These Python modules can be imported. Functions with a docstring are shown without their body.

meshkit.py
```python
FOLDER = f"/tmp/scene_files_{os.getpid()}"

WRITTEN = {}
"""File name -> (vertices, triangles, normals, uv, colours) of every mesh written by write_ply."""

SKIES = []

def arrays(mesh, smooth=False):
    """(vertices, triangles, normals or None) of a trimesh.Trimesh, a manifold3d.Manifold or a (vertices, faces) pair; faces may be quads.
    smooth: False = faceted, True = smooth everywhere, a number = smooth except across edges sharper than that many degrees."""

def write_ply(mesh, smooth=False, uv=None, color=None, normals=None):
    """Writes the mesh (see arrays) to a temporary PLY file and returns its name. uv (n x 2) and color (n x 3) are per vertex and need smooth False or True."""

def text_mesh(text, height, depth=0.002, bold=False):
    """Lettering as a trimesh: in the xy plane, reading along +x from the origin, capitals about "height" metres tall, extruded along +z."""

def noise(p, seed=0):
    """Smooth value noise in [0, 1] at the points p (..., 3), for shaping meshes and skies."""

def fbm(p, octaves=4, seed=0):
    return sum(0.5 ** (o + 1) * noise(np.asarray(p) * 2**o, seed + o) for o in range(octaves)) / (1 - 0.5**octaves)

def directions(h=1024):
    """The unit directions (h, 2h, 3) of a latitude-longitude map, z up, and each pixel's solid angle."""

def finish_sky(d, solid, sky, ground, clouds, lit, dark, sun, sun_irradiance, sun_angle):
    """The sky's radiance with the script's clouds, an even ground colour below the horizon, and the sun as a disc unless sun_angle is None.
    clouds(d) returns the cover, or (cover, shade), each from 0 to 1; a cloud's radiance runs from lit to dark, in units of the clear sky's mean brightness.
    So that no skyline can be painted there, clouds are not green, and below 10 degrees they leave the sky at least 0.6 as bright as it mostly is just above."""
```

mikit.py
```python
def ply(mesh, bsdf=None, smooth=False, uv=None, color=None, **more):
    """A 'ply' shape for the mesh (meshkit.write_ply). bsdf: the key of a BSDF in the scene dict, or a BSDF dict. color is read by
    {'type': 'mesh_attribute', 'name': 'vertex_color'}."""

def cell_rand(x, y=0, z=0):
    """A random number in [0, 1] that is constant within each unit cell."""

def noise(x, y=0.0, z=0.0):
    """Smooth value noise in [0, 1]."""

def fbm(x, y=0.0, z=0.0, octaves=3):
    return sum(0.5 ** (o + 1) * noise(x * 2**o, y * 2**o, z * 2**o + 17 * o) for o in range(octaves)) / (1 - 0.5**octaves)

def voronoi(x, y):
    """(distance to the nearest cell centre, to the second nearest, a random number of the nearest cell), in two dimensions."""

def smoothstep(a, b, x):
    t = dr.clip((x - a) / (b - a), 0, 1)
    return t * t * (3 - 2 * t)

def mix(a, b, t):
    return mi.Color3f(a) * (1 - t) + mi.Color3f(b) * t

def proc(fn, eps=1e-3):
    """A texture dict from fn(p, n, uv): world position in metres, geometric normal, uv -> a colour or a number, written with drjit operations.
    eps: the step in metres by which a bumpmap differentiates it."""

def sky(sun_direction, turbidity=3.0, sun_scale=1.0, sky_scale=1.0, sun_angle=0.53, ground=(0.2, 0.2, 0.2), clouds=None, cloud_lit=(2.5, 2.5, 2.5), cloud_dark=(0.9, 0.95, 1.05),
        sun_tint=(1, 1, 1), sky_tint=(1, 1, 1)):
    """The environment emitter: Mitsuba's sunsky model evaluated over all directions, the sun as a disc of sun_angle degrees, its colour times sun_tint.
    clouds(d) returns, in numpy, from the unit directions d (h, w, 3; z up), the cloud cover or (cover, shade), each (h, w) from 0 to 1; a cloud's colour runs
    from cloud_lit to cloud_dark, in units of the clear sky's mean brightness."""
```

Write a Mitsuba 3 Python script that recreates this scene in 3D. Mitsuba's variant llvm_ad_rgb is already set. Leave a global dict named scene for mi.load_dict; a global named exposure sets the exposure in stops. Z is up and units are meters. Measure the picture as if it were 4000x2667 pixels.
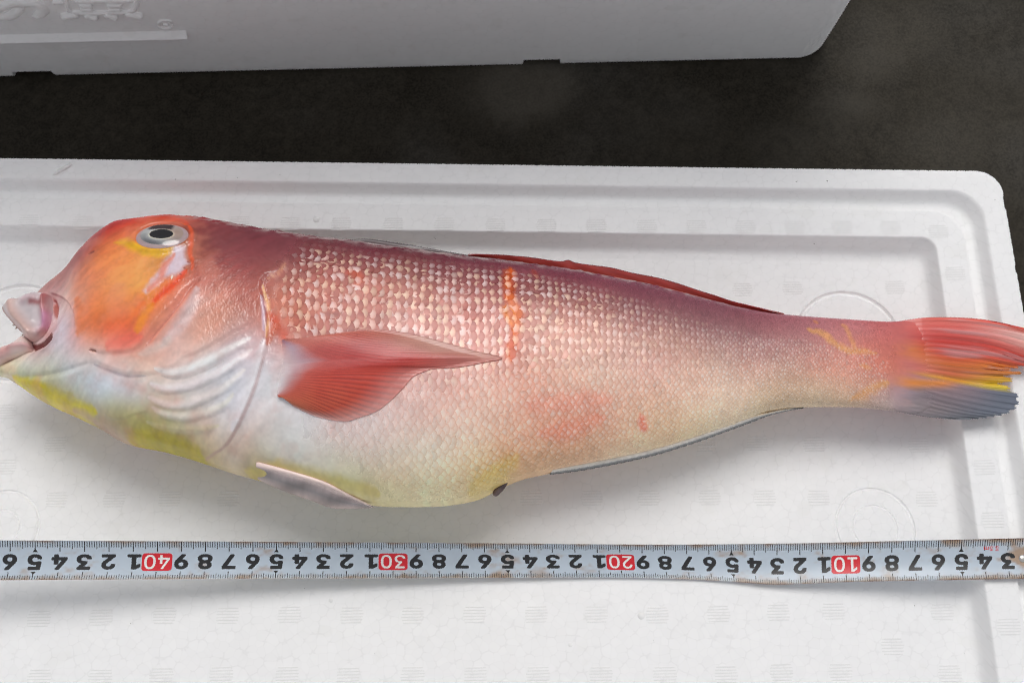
import math, random
import numpy as np, trimesh, mitsuba as mi, mikit, meshkit
from scipy.interpolate import CubicSpline, PchipInterpolator, RBFInterpolator, LinearNDInterpolator
from scipy.ndimage import map_coordinates
from mikit import proc, noise, fbm, voronoi, smoothstep, mix
import drjit as dr
from shapely import Polygon, union_all, affinity, box as sbox
from scipy.spatial import cKDTree

T4 = mi.ScalarTransform4f
scene, labels = {}, {}
CM = 0.01                                     # everything below is laid out in centimetres

# ------------------------------------------------------------------ camera, sky, exposure
PITCH, ROLL, CAM = math.radians(69.9), math.radians(0.75), np.array([0.0, 0.0, 45.9])
_a = np.array([0, math.cos(PITCH), -math.sin(PITCH)]); _u = np.array([0, math.sin(PITCH), math.cos(PITCH)])
_up = -math.sin(ROLL) * np.array([1.0, 0, 0]) + math.cos(ROLL) * _u
scene['camera'] = {'type': 'thinlens', 'fov': 53.13, 'fov_axis': 'x', 'near_clip': 0.02, 'far_clip': 60.0, 'aperture_radius': 0.0011, 'focus_distance': 0.425,
                   'to_world': T4().look_at(origin=(CAM * CM).tolist(), target=((CAM + _a * 40) * CM).tolist(), up=_up.tolist())}
scene['sky'] = mikit.sky((0.10, 0.52, 0.95), turbidity=4, sun_scale=0.30, sun_angle=32, clouds=lambda d: 1.0, cloud_lit=(0.92, 0.94, 1.0), ground=(0.10, 0.095, 0.09), sun_tint=(0.85, 0.99, 1.24))
exposure = 2.25

def lin(c):
    c = np.asarray(c, float) / 255.0
    return np.where(c <= 0.04045, c / 12.92, ((c + 0.055) / 1.055) ** 2.4)
LIGHT = 0.88                                  # the light on a level surface, so that albedo = colour seen / LIGHT
def alb(c): return np.clip(lin(c) / LIGHT, 0.004, 0.86)

# ------------------------------------------------------------------ helpers
def put(key, mesh, bsdf, smooth=False, color=None, uv=None):
    if isinstance(mesh, trimesh.Trimesh): v, f = np.array(mesh.vertices), np.array(mesh.faces)
    else: v, f = mesh
    f = np.asarray(f, int)
    if f.shape[1] == 4: f = np.vstack([f[:, [0, 1, 2]], f[:, [0, 2, 3]]])
    m = trimesh.Trimesh(np.asarray(v, float) * CM, f, process=False)
    k, n = key, 0
    while k in scene: n += 1; k = f'{key}_{n:03d}'
    scene[k] = mikit.ply(m, bsdf, smooth=smooth, color=color, uv=uv)
    return k
def grid_faces(n, m, close=False):
    i, j = np.meshgrid(np.arange(n - 1), np.arange(m if close else m - 1), indexing='ij')
    j2 = (j + 1) % m
    return np.stack([i * m + j, (i + 1) * m + j, (i + 1) * m + j2, i * m + j2], -1).reshape(-1, 4)
def slab(P, thick, C=None):
    """closed sheet: P (n, m, 3) its upper face, thick (n, m) or a number below it"""
    n, m = P.shape[:2]
    du, dv = np.gradient(P, axis=0), np.gradient(P, axis=1)
    N = np.cross(du, dv); N /= np.linalg.norm(N, axis=-1, keepdims=True) + 1e-12
    if N[..., 2].mean() < 0: N = -N
    Q = P - N * (np.broadcast_to(thick, (n, m))[..., None])
    V = np.concatenate([P.reshape(-1, 3), Q.reshape(-1, 3)])
    F = grid_faces(n, m); k = n * m
    ring = np.concatenate([np.arange(m), np.arange(1, n) * m + m - 1, (n - 1) * m + np.arange(m - 2, -1, -1), np.arange(n - 2, 0, -1) * m])
    r2 = np.roll(ring, -1)
    F = np.concatenate([F, F[:, ::-1] + k, np.stack([ring, ring + k, r2 + k, r2], -1)])
    return V, F, (None if C is None else np.concatenate([C.reshape(-1, 3)] * 2))
def tube(path, rad, sides=20, flat=1.0, samples=60):
    """closed tapering tube with round ends along a smooth path; flat squashes it in z"""
    path, rad = np.asarray(path, float), np.asarray(rad, float)
    s = np.concatenate([[0], np.cumsum(np.linalg.norm(np.diff(path, axis=0), axis=1))])
    q = s[-1] * (1 - np.cos(np.linspace(0, np.pi, samples))) / 2
    P = CubicSpline(s, path)(q) if len(path) > 2 else np.stack([np.interp(q, s, path[:, k]) for k in range(3)], 1)
    R = PchipInterpolator(s, rad)(q)
    e0, e1 = rad[0], rad[-1]
    e0, e1 = min(e0, s[-1] * 0.45), min(e1, s[-1] * 0.45)
    R = R * np.sqrt(np.clip(1 - np.clip(1 - q / e0, 0, 1) ** 2, 1e-4, 1)) * np.sqrt(np.clip(1 - np.clip(1 - (s[-1] - q) / e1, 0, 1) ** 2, 1e-4, 1))
    tan = np.gradient(P, axis=0); tan /= np.linalg.norm(tan, axis=1, keepdims=True)
    side = np.cross(tan, [0, 0, 1.0]); side /= np.linalg.norm(side, axis=1, keepdims=True) + 1e-9
    nor = np.cross(side, tan)
    th = np.arange(sides) / sides * 2 * np.pi
    V = P[:, None] + R[:, None, None] * (np.cos(th)[None, :, None] * side[:, None] + flat * np.sin(th)[None, :, None] * nor[:, None])
    F = grid_faces(samples, sides, True)[:, ::-1]
    V = V.reshape(-1, 3); n = len(V)
    V = np.concatenate([V, P[:1], P[-1:]])
    tri = [(n, j, (j + 1) % sides) for j in range(sides)] + [(n + 1, n - sides + (j + 1) % sides, n - sides + j) for j in range(sides)]
    F = np.concatenate([np.vstack([F[:, [0, 1, 2]], F[:, [0, 2, 3]]]), np.array(tri)])
    return V, F
def join(parts):
    V, F, k = [], [], 0
    for v, f in parts:
        f = np.asarray(f, int)
        if f.shape[1] == 4: f = np.vstack([f[:, [0, 1, 2]], f[:, [0, 2, 3]]])
        V.append(v); F.append(f + k); k += len(v)
    return np.concatenate(V), np.concatenate(F)
def box(x0, x1, y0, y1, z0, z1):
    m = trimesh.creation.box(bounds=[[x0, y0, z0], [x1, y1, z1]]); return np.array(m.vertices), np.array(m.faces)
def pl(x, y, P):
    """distance to a polyline, side (+1 left of travel), position 0..1 along it"""
    P = np.asarray(P, float); seg = np.linalg.norm(np.diff(P, axis=0), axis=1); cum = np.concatenate([[0], np.cumsum(seg)])
    best = np.full(x.shape, 1e9); side = np.zeros(x.shape); along = np.zeros(x.shape)
    for i in range(len(P) - 1):
        d = P[i + 1] - P[i]; qx, qy = x - P[i, 0], y - P[i, 1]
        t = np.clip((qx * d[0] + qy * d[1]) / (d @ d), 0, 1)
        dist = np.hypot(qx - t * d[0], qy - t * d[1])
        b = dist < best
        best = np.where(b, dist, best); side = np.where(b, np.sign(d[0] * qy - d[1] * qx), side); along = np.where(b, (cum[i] + t * seg[i]) / cum[-1], along)
    return best, side, along
def curve(P, n=40):
    P = np.asarray(P, float)
    if len(P) < 3: return P[:1] + (P[1:] - P[:1]) * np.linspace(0, 1, n)[:, None]
    s = np.concatenate([[0], np.cumsum(np.linalg.norm(np.diff(P, axis=0), axis=1))])
    return PchipInterpolator(s, P)(np.linspace(0, s[-1], n))
def sm(a, b, x):
    t = np.clip((x - a) / (b - a), 0, 1); return t * t * (3 - 2 * t)
def nz(x, y, s, seed=0, o=3): return meshkit.fbm(np.stack([x * s, y * s, np.full(x.shape, 3.7 + seed)], -1), o, seed)

# measured in the fish's, the tray's and the tape's own plan, in centimetres
PTS = {'stations': [[-21.512, 17.584, -20.863, 15.045, -23.184, 13.755, 0.8, 3.1], [-20.967, 18.104, -20.135, 15.327, -22.267, 13.695, 1.15, 3.2], [-20.215, 18.695, -19.436, 15.421, -21.633, 13.367, 1.8, 3.25],
              [-19.453, 19.639, -18.814, 15.514, -20.112, 12.463, 2.45, 3.3], [-18.652, 20.396, -18.159, 15.772, -18.878, 11.938, 2.9, 3.35], [-17.71, 20.917, -17.591, 15.967, -17.651, 11.38, 3.15, 3.4],
              [-16.843, 21.008, -16.498, 15.861, -16.341, 10.711, 3.3, 3.45], [-15.623, 21.144, -15.151, 15.696, -14.806, 10.414, 3.4, 3.5], [-14.398, 21.073, -13.771, 15.408, -13.189, 9.972, 3.45, 3.5],
              [-12.965, 20.843, -12.345, 15.033, -11.757, 9.516, 3.5, 3.52], [-11.54, 20.563, -10.978, 14.728, -10.442, 9.177, 3.5, 3.52], [-9.522, 20.249, -9.036, 14.312, -8.574, 8.672, 3.5, 3.52],
              [-7.519, 20.024, -7.115, 14.018, -6.734, 8.348, 3.5, 3.52], [-5.519, 19.75, -5.206, 13.805, -4.911, 8.188, 3.5, 3.52], [-3.534, 19.517, -3.314, 13.734, -3.106, 8.241, 3.4, 3.45],
              [-1.942, 19.348, -1.705, 13.786, -1.48, 8.508, 3.3, 3.42], [-0.557, 19.239, -0.438, 14.03, -0.306, 9.095, 3.15, 3.4], [0.431, 19.117, 0.474, 14.199, 0.516, 9.446, 3.0, 3.35],
              [2.411, 18.916, 2.384, 14.323, 2.359, 9.887, 2.75, 3.3], [4.392, 18.609, 4.306, 14.403, 4.222, 10.309, 2.5, 3.2], [6.371, 18.278, 6.237, 14.463, 6.106, 10.733, 2.2, 3.1], [8.342, 17.84, 8.18, 14.564, 8.02, 11.354, 1.85, 3.0],
              [10.309, 17.393, 10.137, 14.727, 9.967, 12.084, 1.55, 2.9], [11.876, 17.159, 11.611, 14.887, 11.35, 12.649, 1.35, 2.85], [13.282, 17.11, 13.102, 15.024, 12.923, 12.944, 1.15, 2.75],
              [15.282, 17.064, 15.074, 15.003, 14.87, 12.983, 0.82, 2.65], [16.876, 17.028, 16.639, 14.918, 16.409, 12.877, 0.5, 2.6], [18.206, 17.118, 17.936, 14.905, 17.674, 12.758, 0.26, 2.51],
              [19.513, 16.172, 19.339, 14.859, 19.166, 13.55, 0.1, 2.4]],
 'lines': {'cheek_front': [[-20.595, 17.374], [-19.982, 17.095], [-19.404, 16.739], [-18.573, 16.007], [-18.205, 15.463], [-18.073, 14.998], [-18.188, 14.703]],
           'cheek_low': [[-17.336, 13.894], [-16.901, 13.797], [-16.324, 13.718], [-15.631, 13.742], [-15.162, 13.903], [-14.895, 14.217], [-14.649, 14.683], [-14.216, 15.315], [-13.757, 15.934], [-13.484, 16.766]],
           'strap_low': [[-17.384, 13.624], [-16.883, 13.354], [-16.205, 13.051], [-15.449, 12.857], [-14.712, 12.855], [-13.986, 13.007], [-13.416, 13.234], [-12.832, 13.514], [-11.802, 14.041]],
           'gill': [[-12.79, 9.855], [-11.719, 10.065], [-10.984, 10.745], [-10.521, 11.562], [-10.162, 12.529], [-9.971, 13.44], [-9.888, 14.355], [-10.017, 15.117], [-10.232, 15.909], [-10.471, 16.633], [-10.284, 17.19], [-9.811, 17.393],
                    [-9.609, 17.83]],
           'foldA': [[-14.347, 12.88], [-13.486, 12.728], [-12.545, 12.971], [-11.628, 13.416], [-10.534, 14.088]],
           'foldB': [[-14.546, 12.327], [-13.829, 12.13], [-12.999, 12.184], [-12.039, 12.504], [-11.141, 12.996], [-10.44, 13.58]],
           'foldC': [[-14.66, 11.823], [-13.982, 11.598], [-13.256, 11.524], [-12.279, 11.736], [-11.421, 12.114], [-10.704, 12.771]],
           'foldD': [[-14.543, 11.467], [-13.777, 11.194], [-13.042, 11.115], [-12.296, 11.2], [-11.558, 11.432], [-11.095, 11.864]],
           'foldE': [[-14.857, 11.03], [-14.4, 10.895], [-13.607, 10.736], [-12.594, 10.688], [-11.732, 10.765]],
           'foldF': [[-16.844, 11.479], [-16.07, 11.27], [-15.353, 11.409], [-14.673, 11.487]],
           'jaw_line': [[-22.351, 13.604], [-20.609, 13.267], [-19.124, 13.126], [-17.791, 13.243], [-17.278, 13.314], [-16.882, 13.286]],
           'opercle_crease': [[-14.853, 13.916], [-14.614, 14.321], [-14.063, 15.088], [-13.619, 15.855], [-13.269, 16.558], [-12.921, 16.874]],
           'opercle_low': [[-13.491, 13.288], [-12.394, 13.699], [-11.219, 14.433], [-10.395, 15.013]],
           'cheek_streaks': [[-17.527, 16.962], [-16.824, 17.769], [-16.409, 18.435]],
           'nostril': [[-18.243, 18.423], [-17.903, 18.466]],
           'red_eye_back': [[-14.244, 19.937], [-13.92, 19.489], [-13.707, 18.817], [-13.642, 18.203], [-13.44, 17.743], [-13.393, 17.299]],
           'red_eye_top': [[-16.225, 20.001], [-15.749, 20.286], [-15.234, 20.424], [-14.608, 20.271], [-14.139, 19.845]],
           'orange_eye_top': [[-15.548, 20.028], [-15.108, 20.115], [-14.604, 20.011], [-14.173, 19.715]],
           'yellow_eye': [[-16.789, 18.751], [-16.116, 18.419], [-15.3, 18.166], [-14.692, 18.317], [-14.431, 18.616]],
           'yellow_eye2': [[-16.575, 18.326], [-15.742, 18.056], [-14.894, 17.987], [-14.505, 18.299]],
           'white_patch1': [[-14.067, 18.628], [-13.788, 18.199], [-13.782, 17.626], [-14.01, 17.185]],
           'white_patch2': [[-14.182, 18.073], [-14.124, 17.509], [-14.36, 17.116]],
           'white_patch3': [[-13.911, 17.338], [-14.334, 16.968], [-14.726, 16.611], [-15.116, 16.207]],
           'orange_edge': [[-14.309, 18.07], [-14.453, 17.613], [-14.677, 16.859], [-15.037, 16.287]],
           'red_streak': [[-13.604, 17.254], [-14.004, 16.618], [-14.423, 16.05], [-14.765, 15.659]],
           'yellow_streak': [[-14.742, 15.756], [-14.988, 15.279], [-15.17, 14.816], [-15.244, 14.454]],
           'yellow_streak2': [[-15.154, 15.854], [-15.309, 15.377], [-15.374, 15.004]],
           'orange_cheek_edge': [[-18.227, 16.101], [-17.864, 15.523], [-17.775, 14.947], [-17.899, 14.546]],
           'white_strap': [[-12.966, 16.354], [-13.139, 15.656], [-13.42, 14.99], [-13.76, 14.44], [-14.19, 13.996]],
           'white_strap2': [[-15.104, 13.572], [-14.569, 13.737], [-14.045, 13.994], [-13.851, 14.26]],
           'hole': [[-17.316, 13.875], [-16.959, 13.783]],
           'red_low_cheek': [[-16.536, 14.057], [-15.784, 14.061], [-15.195, 14.328]],
           'gill_dark': [[-12.79, 9.855], [-11.719, 10.065], [-10.984, 10.745], [-10.521, 11.562], [-10.162, 12.529], [-9.971, 13.44]],
           'gill_dark_hi': [[-10.12, 13.982], [-10.011, 14.354], [-9.996, 14.923], [-10.19, 15.707], [-10.374, 16.319]],
           'gill_white': [[-11.168, 10.704], [-10.699, 11.483], [-10.332, 12.393], [-10.112, 13.439], [-9.995, 14.168]],
           'gill_white_hi': [[-10.064, 14.541], [-10.144, 15.31], [-10.347, 16.111]],
           'gold_edge': [[-10.364, 16.637], [-10.108, 15.912], [-9.911, 15.119], [-9.933, 14.261]],
           'gold_edge2': [[-10.197, 16.97], [-9.8, 17.324], [-9.605, 17.806]],
           'shoulder_red': [[-9.943, 15.413], [-9.581, 14.834], [-9.176, 14.271], [-8.705, 13.905]],
           'shoulder_red2': [[-9.908, 13.984], [-9.8, 14.356], [-9.493, 14.836]],
           'orange_bar': [[-0.117, 18.252], [-0.184, 17.535], [-0.213, 16.917], [-0.095, 16.359]],
           'orange_bar2': [[-0.173, 16.689], [-0.039, 16.255], [0.129, 15.779], [0.171, 15.226], [0.068, 14.718]],
           'orange_bar3': [[0.066, 14.915], [0.001, 14.323], [-0.095, 13.526]],
           'orange_bar4': [[-0.274, 16.122], [-0.195, 15.599], [-0.009, 15.207]],
           'orange_small': [[0.831, 18.24], [1.05, 17.679]],
           'orange_small2': [[-6.919, 17.443], [-6.428, 17.11], [-6.446, 16.767]],
           'yellow_ped': [[13.08, 16.178], [13.686, 15.921], [14.239, 15.502], [14.826, 15.267], [15.559, 15.337], [16.072, 15.264]],
           'yellow_ped2': [[14.746, 16.611], [15.023, 15.941], [15.155, 15.422]],
           'yellow_ped3': [[13.598, 16.521], [13.405, 16.714]],
           'yellow_ped4': [[16.57, 13.959], [15.835, 13.623], [15.237, 13.356], [14.865, 13.143]],
           'yellow_ped5': [[15.281, 14.666], [15.789, 14.574]],
           'yellow_belly': [[-10.845, 9.337], [-9.388, 9.325], [-7.946, 9.029], [-6.552, 8.642], [-5.331, 8.403]],
           'yellow_belly2': [[-1.632, 8.606], [-0.745, 9.17], [-0.218, 9.589], [0.311, 9.942]],
           'yellow_jaw': [[-21.514, 13.375], [-20.477, 12.89], [-19.6, 12.433], [-18.542, 12.012], [-17.266, 11.706]],
           'olive_jaw': [[-15.949, 10.661], [-14.845, 10.448], [-13.741, 10.15], [-12.798, 9.914]],
           'pink_jaw': [[-18.453, 11.854], [-17.679, 11.554], [-17.29, 11.205], [-16.795, 10.901]],
           'red_blotch': [[5.43, 11.783], [5.49, 11.308]],
           'red_blotch2': [[1.185, 10.844], [2.257, 11.07], [3.698, 11.573]],
           'red_blotch3': [[0.636, 11.784], [2.059, 12.043], [4.051, 12.352]],
           'mouth_dark': [[-21.197, 14.879], [-20.611, 14.643], [-19.919, 14.618], [-19.495, 14.96]],
           'max_crevice': [[-20.154, 16.879], [-19.889, 16.49], [-19.705, 16.072], [-19.687, 15.682]],
           'lip_crease': [[-20.993, 17.089], [-20.816, 16.425], [-20.686, 15.776]],
           'scale_front': [[-9.595, 19.016], [-9.895, 17.912], [-10.25, 16.968], [-10.119, 15.709], [-9.431, 14.174], [-8.347, 13.817], [-8.399, 11.544], [-8.387, 10.568], [-7.172, 9.623], [-5.802, 8.874], [-4.878, 8.189]],
           'purple1': [[-9.522, 15.126], [-4.933, 15.384], [-1.369, 15.109]],
           'purple2': [[-8.581, 14.525], [-4.879, 14.533], [-1.523, 14.216]],
           'purple3': [[-8.902, 15.944], [-4.973, 15.943], [-1.75, 15.854]],
           'pores1': [[-13.654, 17.717], [-13.572, 17.673]],
           'pores2': [[-13.763, 17.427], [-13.664, 17.384]],
           'pores3': [[-13.872, 17.123], [-13.792, 17.081]],
           'white_speck': [[-14.154, 16.865], [-14.146, 17.034]],
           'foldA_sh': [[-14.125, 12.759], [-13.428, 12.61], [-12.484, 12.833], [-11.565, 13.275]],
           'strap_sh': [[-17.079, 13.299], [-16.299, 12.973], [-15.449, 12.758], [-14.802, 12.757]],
           'white_patch': [[-14.361, 18.471], [-13.9, 18.461], [-13.708, 17.807], [-13.551, 17.562], [-13.858, 17.144], [-14.222, 16.948], [-14.716, 16.55], [-15.11, 16.167], [-15.219, 16.287], [-14.957, 16.692], [-14.618, 17.434],
                           [-14.424, 18.183]],
           'yellow_under': [[-16.945, 18.813], [-16.201, 18.376], [-15.548, 18.029], [-14.874, 17.896], [-14.459, 18.089], [-14.408, 18.518], [-14.848, 18.361], [-15.447, 18.4], [-16.043, 18.657], [-16.526, 18.987]],
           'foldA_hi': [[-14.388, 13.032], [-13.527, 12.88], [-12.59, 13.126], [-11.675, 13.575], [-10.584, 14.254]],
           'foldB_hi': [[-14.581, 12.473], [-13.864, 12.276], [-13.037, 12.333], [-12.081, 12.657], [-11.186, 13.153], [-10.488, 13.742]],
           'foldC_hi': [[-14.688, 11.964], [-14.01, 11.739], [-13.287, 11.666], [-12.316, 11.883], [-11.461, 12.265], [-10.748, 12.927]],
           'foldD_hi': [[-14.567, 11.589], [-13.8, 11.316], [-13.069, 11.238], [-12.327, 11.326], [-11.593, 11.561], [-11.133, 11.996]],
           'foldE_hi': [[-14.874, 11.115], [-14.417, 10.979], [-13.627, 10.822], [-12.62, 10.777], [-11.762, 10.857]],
           'eye_bridge': [[-14.175, 19.475], [-13.936, 19.07], [-13.904, 18.559], [-14.121, 18.382]],
           'mouth_gap': [[-21.234, 15.243], [-20.893, 14.96], [-20.525, 14.859], [-20.015, 14.86], [-19.66, 15.135], [-19.427, 14.913], [-19.524, 14.659], [-19.855, 14.565], [-20.365, 14.584], [-20.646, 14.55], [-20.926, 14.878]],
           'max_gap': [[-20.179, 16.992], [-19.903, 16.772], [-19.59, 16.362], [-19.648, 16.085], [-19.704, 15.775], [-19.925, 16.188], [-20.083, 16.587]],
           'pec_base': [[-9.362, 14.115], [-9.462, 13.641], [-9.548, 13.021], [-9.524, 12.372], [-9.379, 11.932]],
           'pec_edge': [[-8.649, 14.167], [-7.77, 14.312], [-6.716, 14.536], [-5.509, 14.667], [-4.575, 14.585], [-3.784, 14.462], [-2.435, 14.14], [-1.361, 13.872], [-0.381, 13.66], [-1.085, 13.444], [-2.139, 13.187], [-3.001, 13.101],
                        [-3.868, 12.755], [-4.318, 12.233], [-4.716, 11.789], [-5.368, 11.291], [-5.979, 11.067], [-6.593, 10.915], [-7.539, 11.046], [-8.289, 11.306], [-8.894, 11.66]],
           'tail_base': [[16.826, 16.885], [16.638, 15.918], [16.484, 14.882], [16.409, 13.864], [16.463, 12.982]],
           'tail_mid': [[20.641, 17.334], [20.621, 16.485], [20.419, 15.748], [20.108, 14.914], [19.814, 14.193], [19.206, 13.274], [17.977, 12.697]],
           'tail_edge': [[25.172, 16.636], [25.335, 16.426], [25.368, 16.046], [25.295, 15.625], [24.954, 15.37], [24.53, 15.197], [23.719, 15.061], [23.137, 14.867], [22.937, 14.348], [22.855, 13.835], [22.697, 13.325], [22.011, 12.912],
                         [20.242, 12.728]]},
 'steps': [('cheek_front', 0.1, 0.5, 0.06), ('cheek_low', 0.1, 0.6, 0.13), ('strap_low', 0.09, 0.5, 0.16), ('gill', 0.09, 0.6, 0.08), ('foldA', 0.13, 0.36, 0.17), ('foldB', 0.14, 0.36, 0.17), ('foldC', 0.13, 0.34, 0.17),
           ('foldD', 0.11, 0.32, 0.17), ('foldE', 0.07, 0.28, 0.15), ('foldF', 0.04, 0.3, 0.08)],
 'grooves': [('opercle_crease', -0.1, 0.1), ('opercle_low', -0.07, 0.12), ('jaw_line', -0.07, 0.12), ('max_crevice', -0.14, 0.08), ('white_strap', 0.06, 0.22), ('hole', -0.1, 0.05), ('nostril', -0.06, 0.06), ('mouth_dark', -0.16, 0.16),
             ('gill_white', 0.07, 0.18), ('cheek_streaks', 0.03, 0.2), ('lip_crease', -0.1, 0.08)],
 'dabs': [('purple1', 0.098, (150, 105, 105), 0.4, 0.4), ('purple2', 0.098, (150, 105, 105), 0.4, 0.4), ('purple3', 0.098, (150, 100, 100), 0.35, 0.4), ('orange_edge', 0.197, (205, 100, 50), 0.6, 0.8),
          ('red_eye_back', 0.118, (196, 84, 48), 0.85, 0.4), ('red_eye_top', 0.177, (188, 66, 40), 0.8, 0.3), ('orange_eye_top', 0.079, (206, 82, 24), 0.8, 0.2), ('red_streak', 0.217, (212, 70, 28), 0.75, 0.8),
          ('yellow_streak', 0.236, (212, 136, 48), 0.7, 0.8), ('yellow_streak2', 0.197, (212, 112, 58), 0.5, 0.8), ('pores1', 0.043, (140, 60, 44), 0.9, 0.1), ('pores2', 0.043, (140, 60, 44), 0.9, 0.1),
          ('pores3', 0.039, (140, 60, 44), 0.8, 0.1), ('white_speck', 0.049, (230, 225, 215), 0.9, 0.1), ('orange_cheek_edge', 0.315, (204, 112, 48), 0.5, 0.8), ('red_low_cheek', 0.433, (218, 96, 80), 0.45, 0.8),
          ('white_strap', 0.315, (194, 178, 178), 0.6, 0.7), ('white_strap2', 0.256, (204, 188, 180), 0.6, 0.4), ('opercle_crease', 0.051, (160, 88, 74), 0.6, 0.3), ('hole', 0.051, (110, 58, 42), 0.9, 0.1),
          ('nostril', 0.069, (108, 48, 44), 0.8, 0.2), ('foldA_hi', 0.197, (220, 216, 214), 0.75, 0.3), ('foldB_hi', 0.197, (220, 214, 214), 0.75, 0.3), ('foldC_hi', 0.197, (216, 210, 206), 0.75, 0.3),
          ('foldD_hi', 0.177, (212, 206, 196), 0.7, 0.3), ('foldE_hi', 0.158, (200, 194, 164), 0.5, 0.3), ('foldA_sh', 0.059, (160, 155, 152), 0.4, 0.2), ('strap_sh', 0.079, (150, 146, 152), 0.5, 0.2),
          ('gill_white', 0.256, (212, 206, 208), 0.75, 0.35), ('gill_white_hi', 0.098, (196, 178, 190), 0.8, 0.2), ('gold_edge', 0.079, (214, 176, 130), 0.8, 0.5), ('gold_edge2', 0.079, (206, 160, 128), 0.6, 0.5),
          ('gill_dark', 0.079, (172, 138, 132), 0.5, 0.3), ('gill_dark_hi', 0.035, (150, 104, 110), 0.5, 0.2), ('shoulder_red', 0.295, (184, 84, 60), 0.8, 0.45), ('shoulder_red2', 0.236, (176, 86, 54), 0.7, 0.5),
          ('orange_bar', 0.355, (184, 88, 32), 0.95, 0.7), ('orange_bar2', 0.315, (210, 120, 40), 0.9, 0.8), ('orange_bar3', 0.315, (206, 106, 54), 0.75, 0.9), ('orange_bar4', 0.158, (216, 142, 54), 0.75, 0.8),
          ('orange_small', 0.158, (150, 62, 48), 0.6, 0.6), ('orange_small2', 0.276, (200, 104, 72), 0.6, 0.7), ('yellow_ped', 0.236, (210, 150, 70), 0.65, 1.2), ('yellow_ped2', 0.158, (206, 142, 70), 0.5, 1.2),
          ('yellow_ped3', 0.118, (190, 120, 60), 0.6, 0.8), ('yellow_ped4', 0.256, (210, 150, 70), 0.65, 1.2), ('yellow_ped5', 0.138, (212, 140, 60), 0.6, 0.7), ('yellow_belly', 0.315, (188, 172, 84), 0.55, 0.6),
          ('yellow_belly2', 0.433, (204, 184, 100), 0.45, 0.7), ('yellow_jaw', 0.433, (196, 180, 44), 0.9, 0.6), ('olive_jaw', 0.512, (174, 160, 34), 0.9, 0.6), ('pink_jaw', 0.177, (168, 138, 124), 0.6, 0.5),
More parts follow.
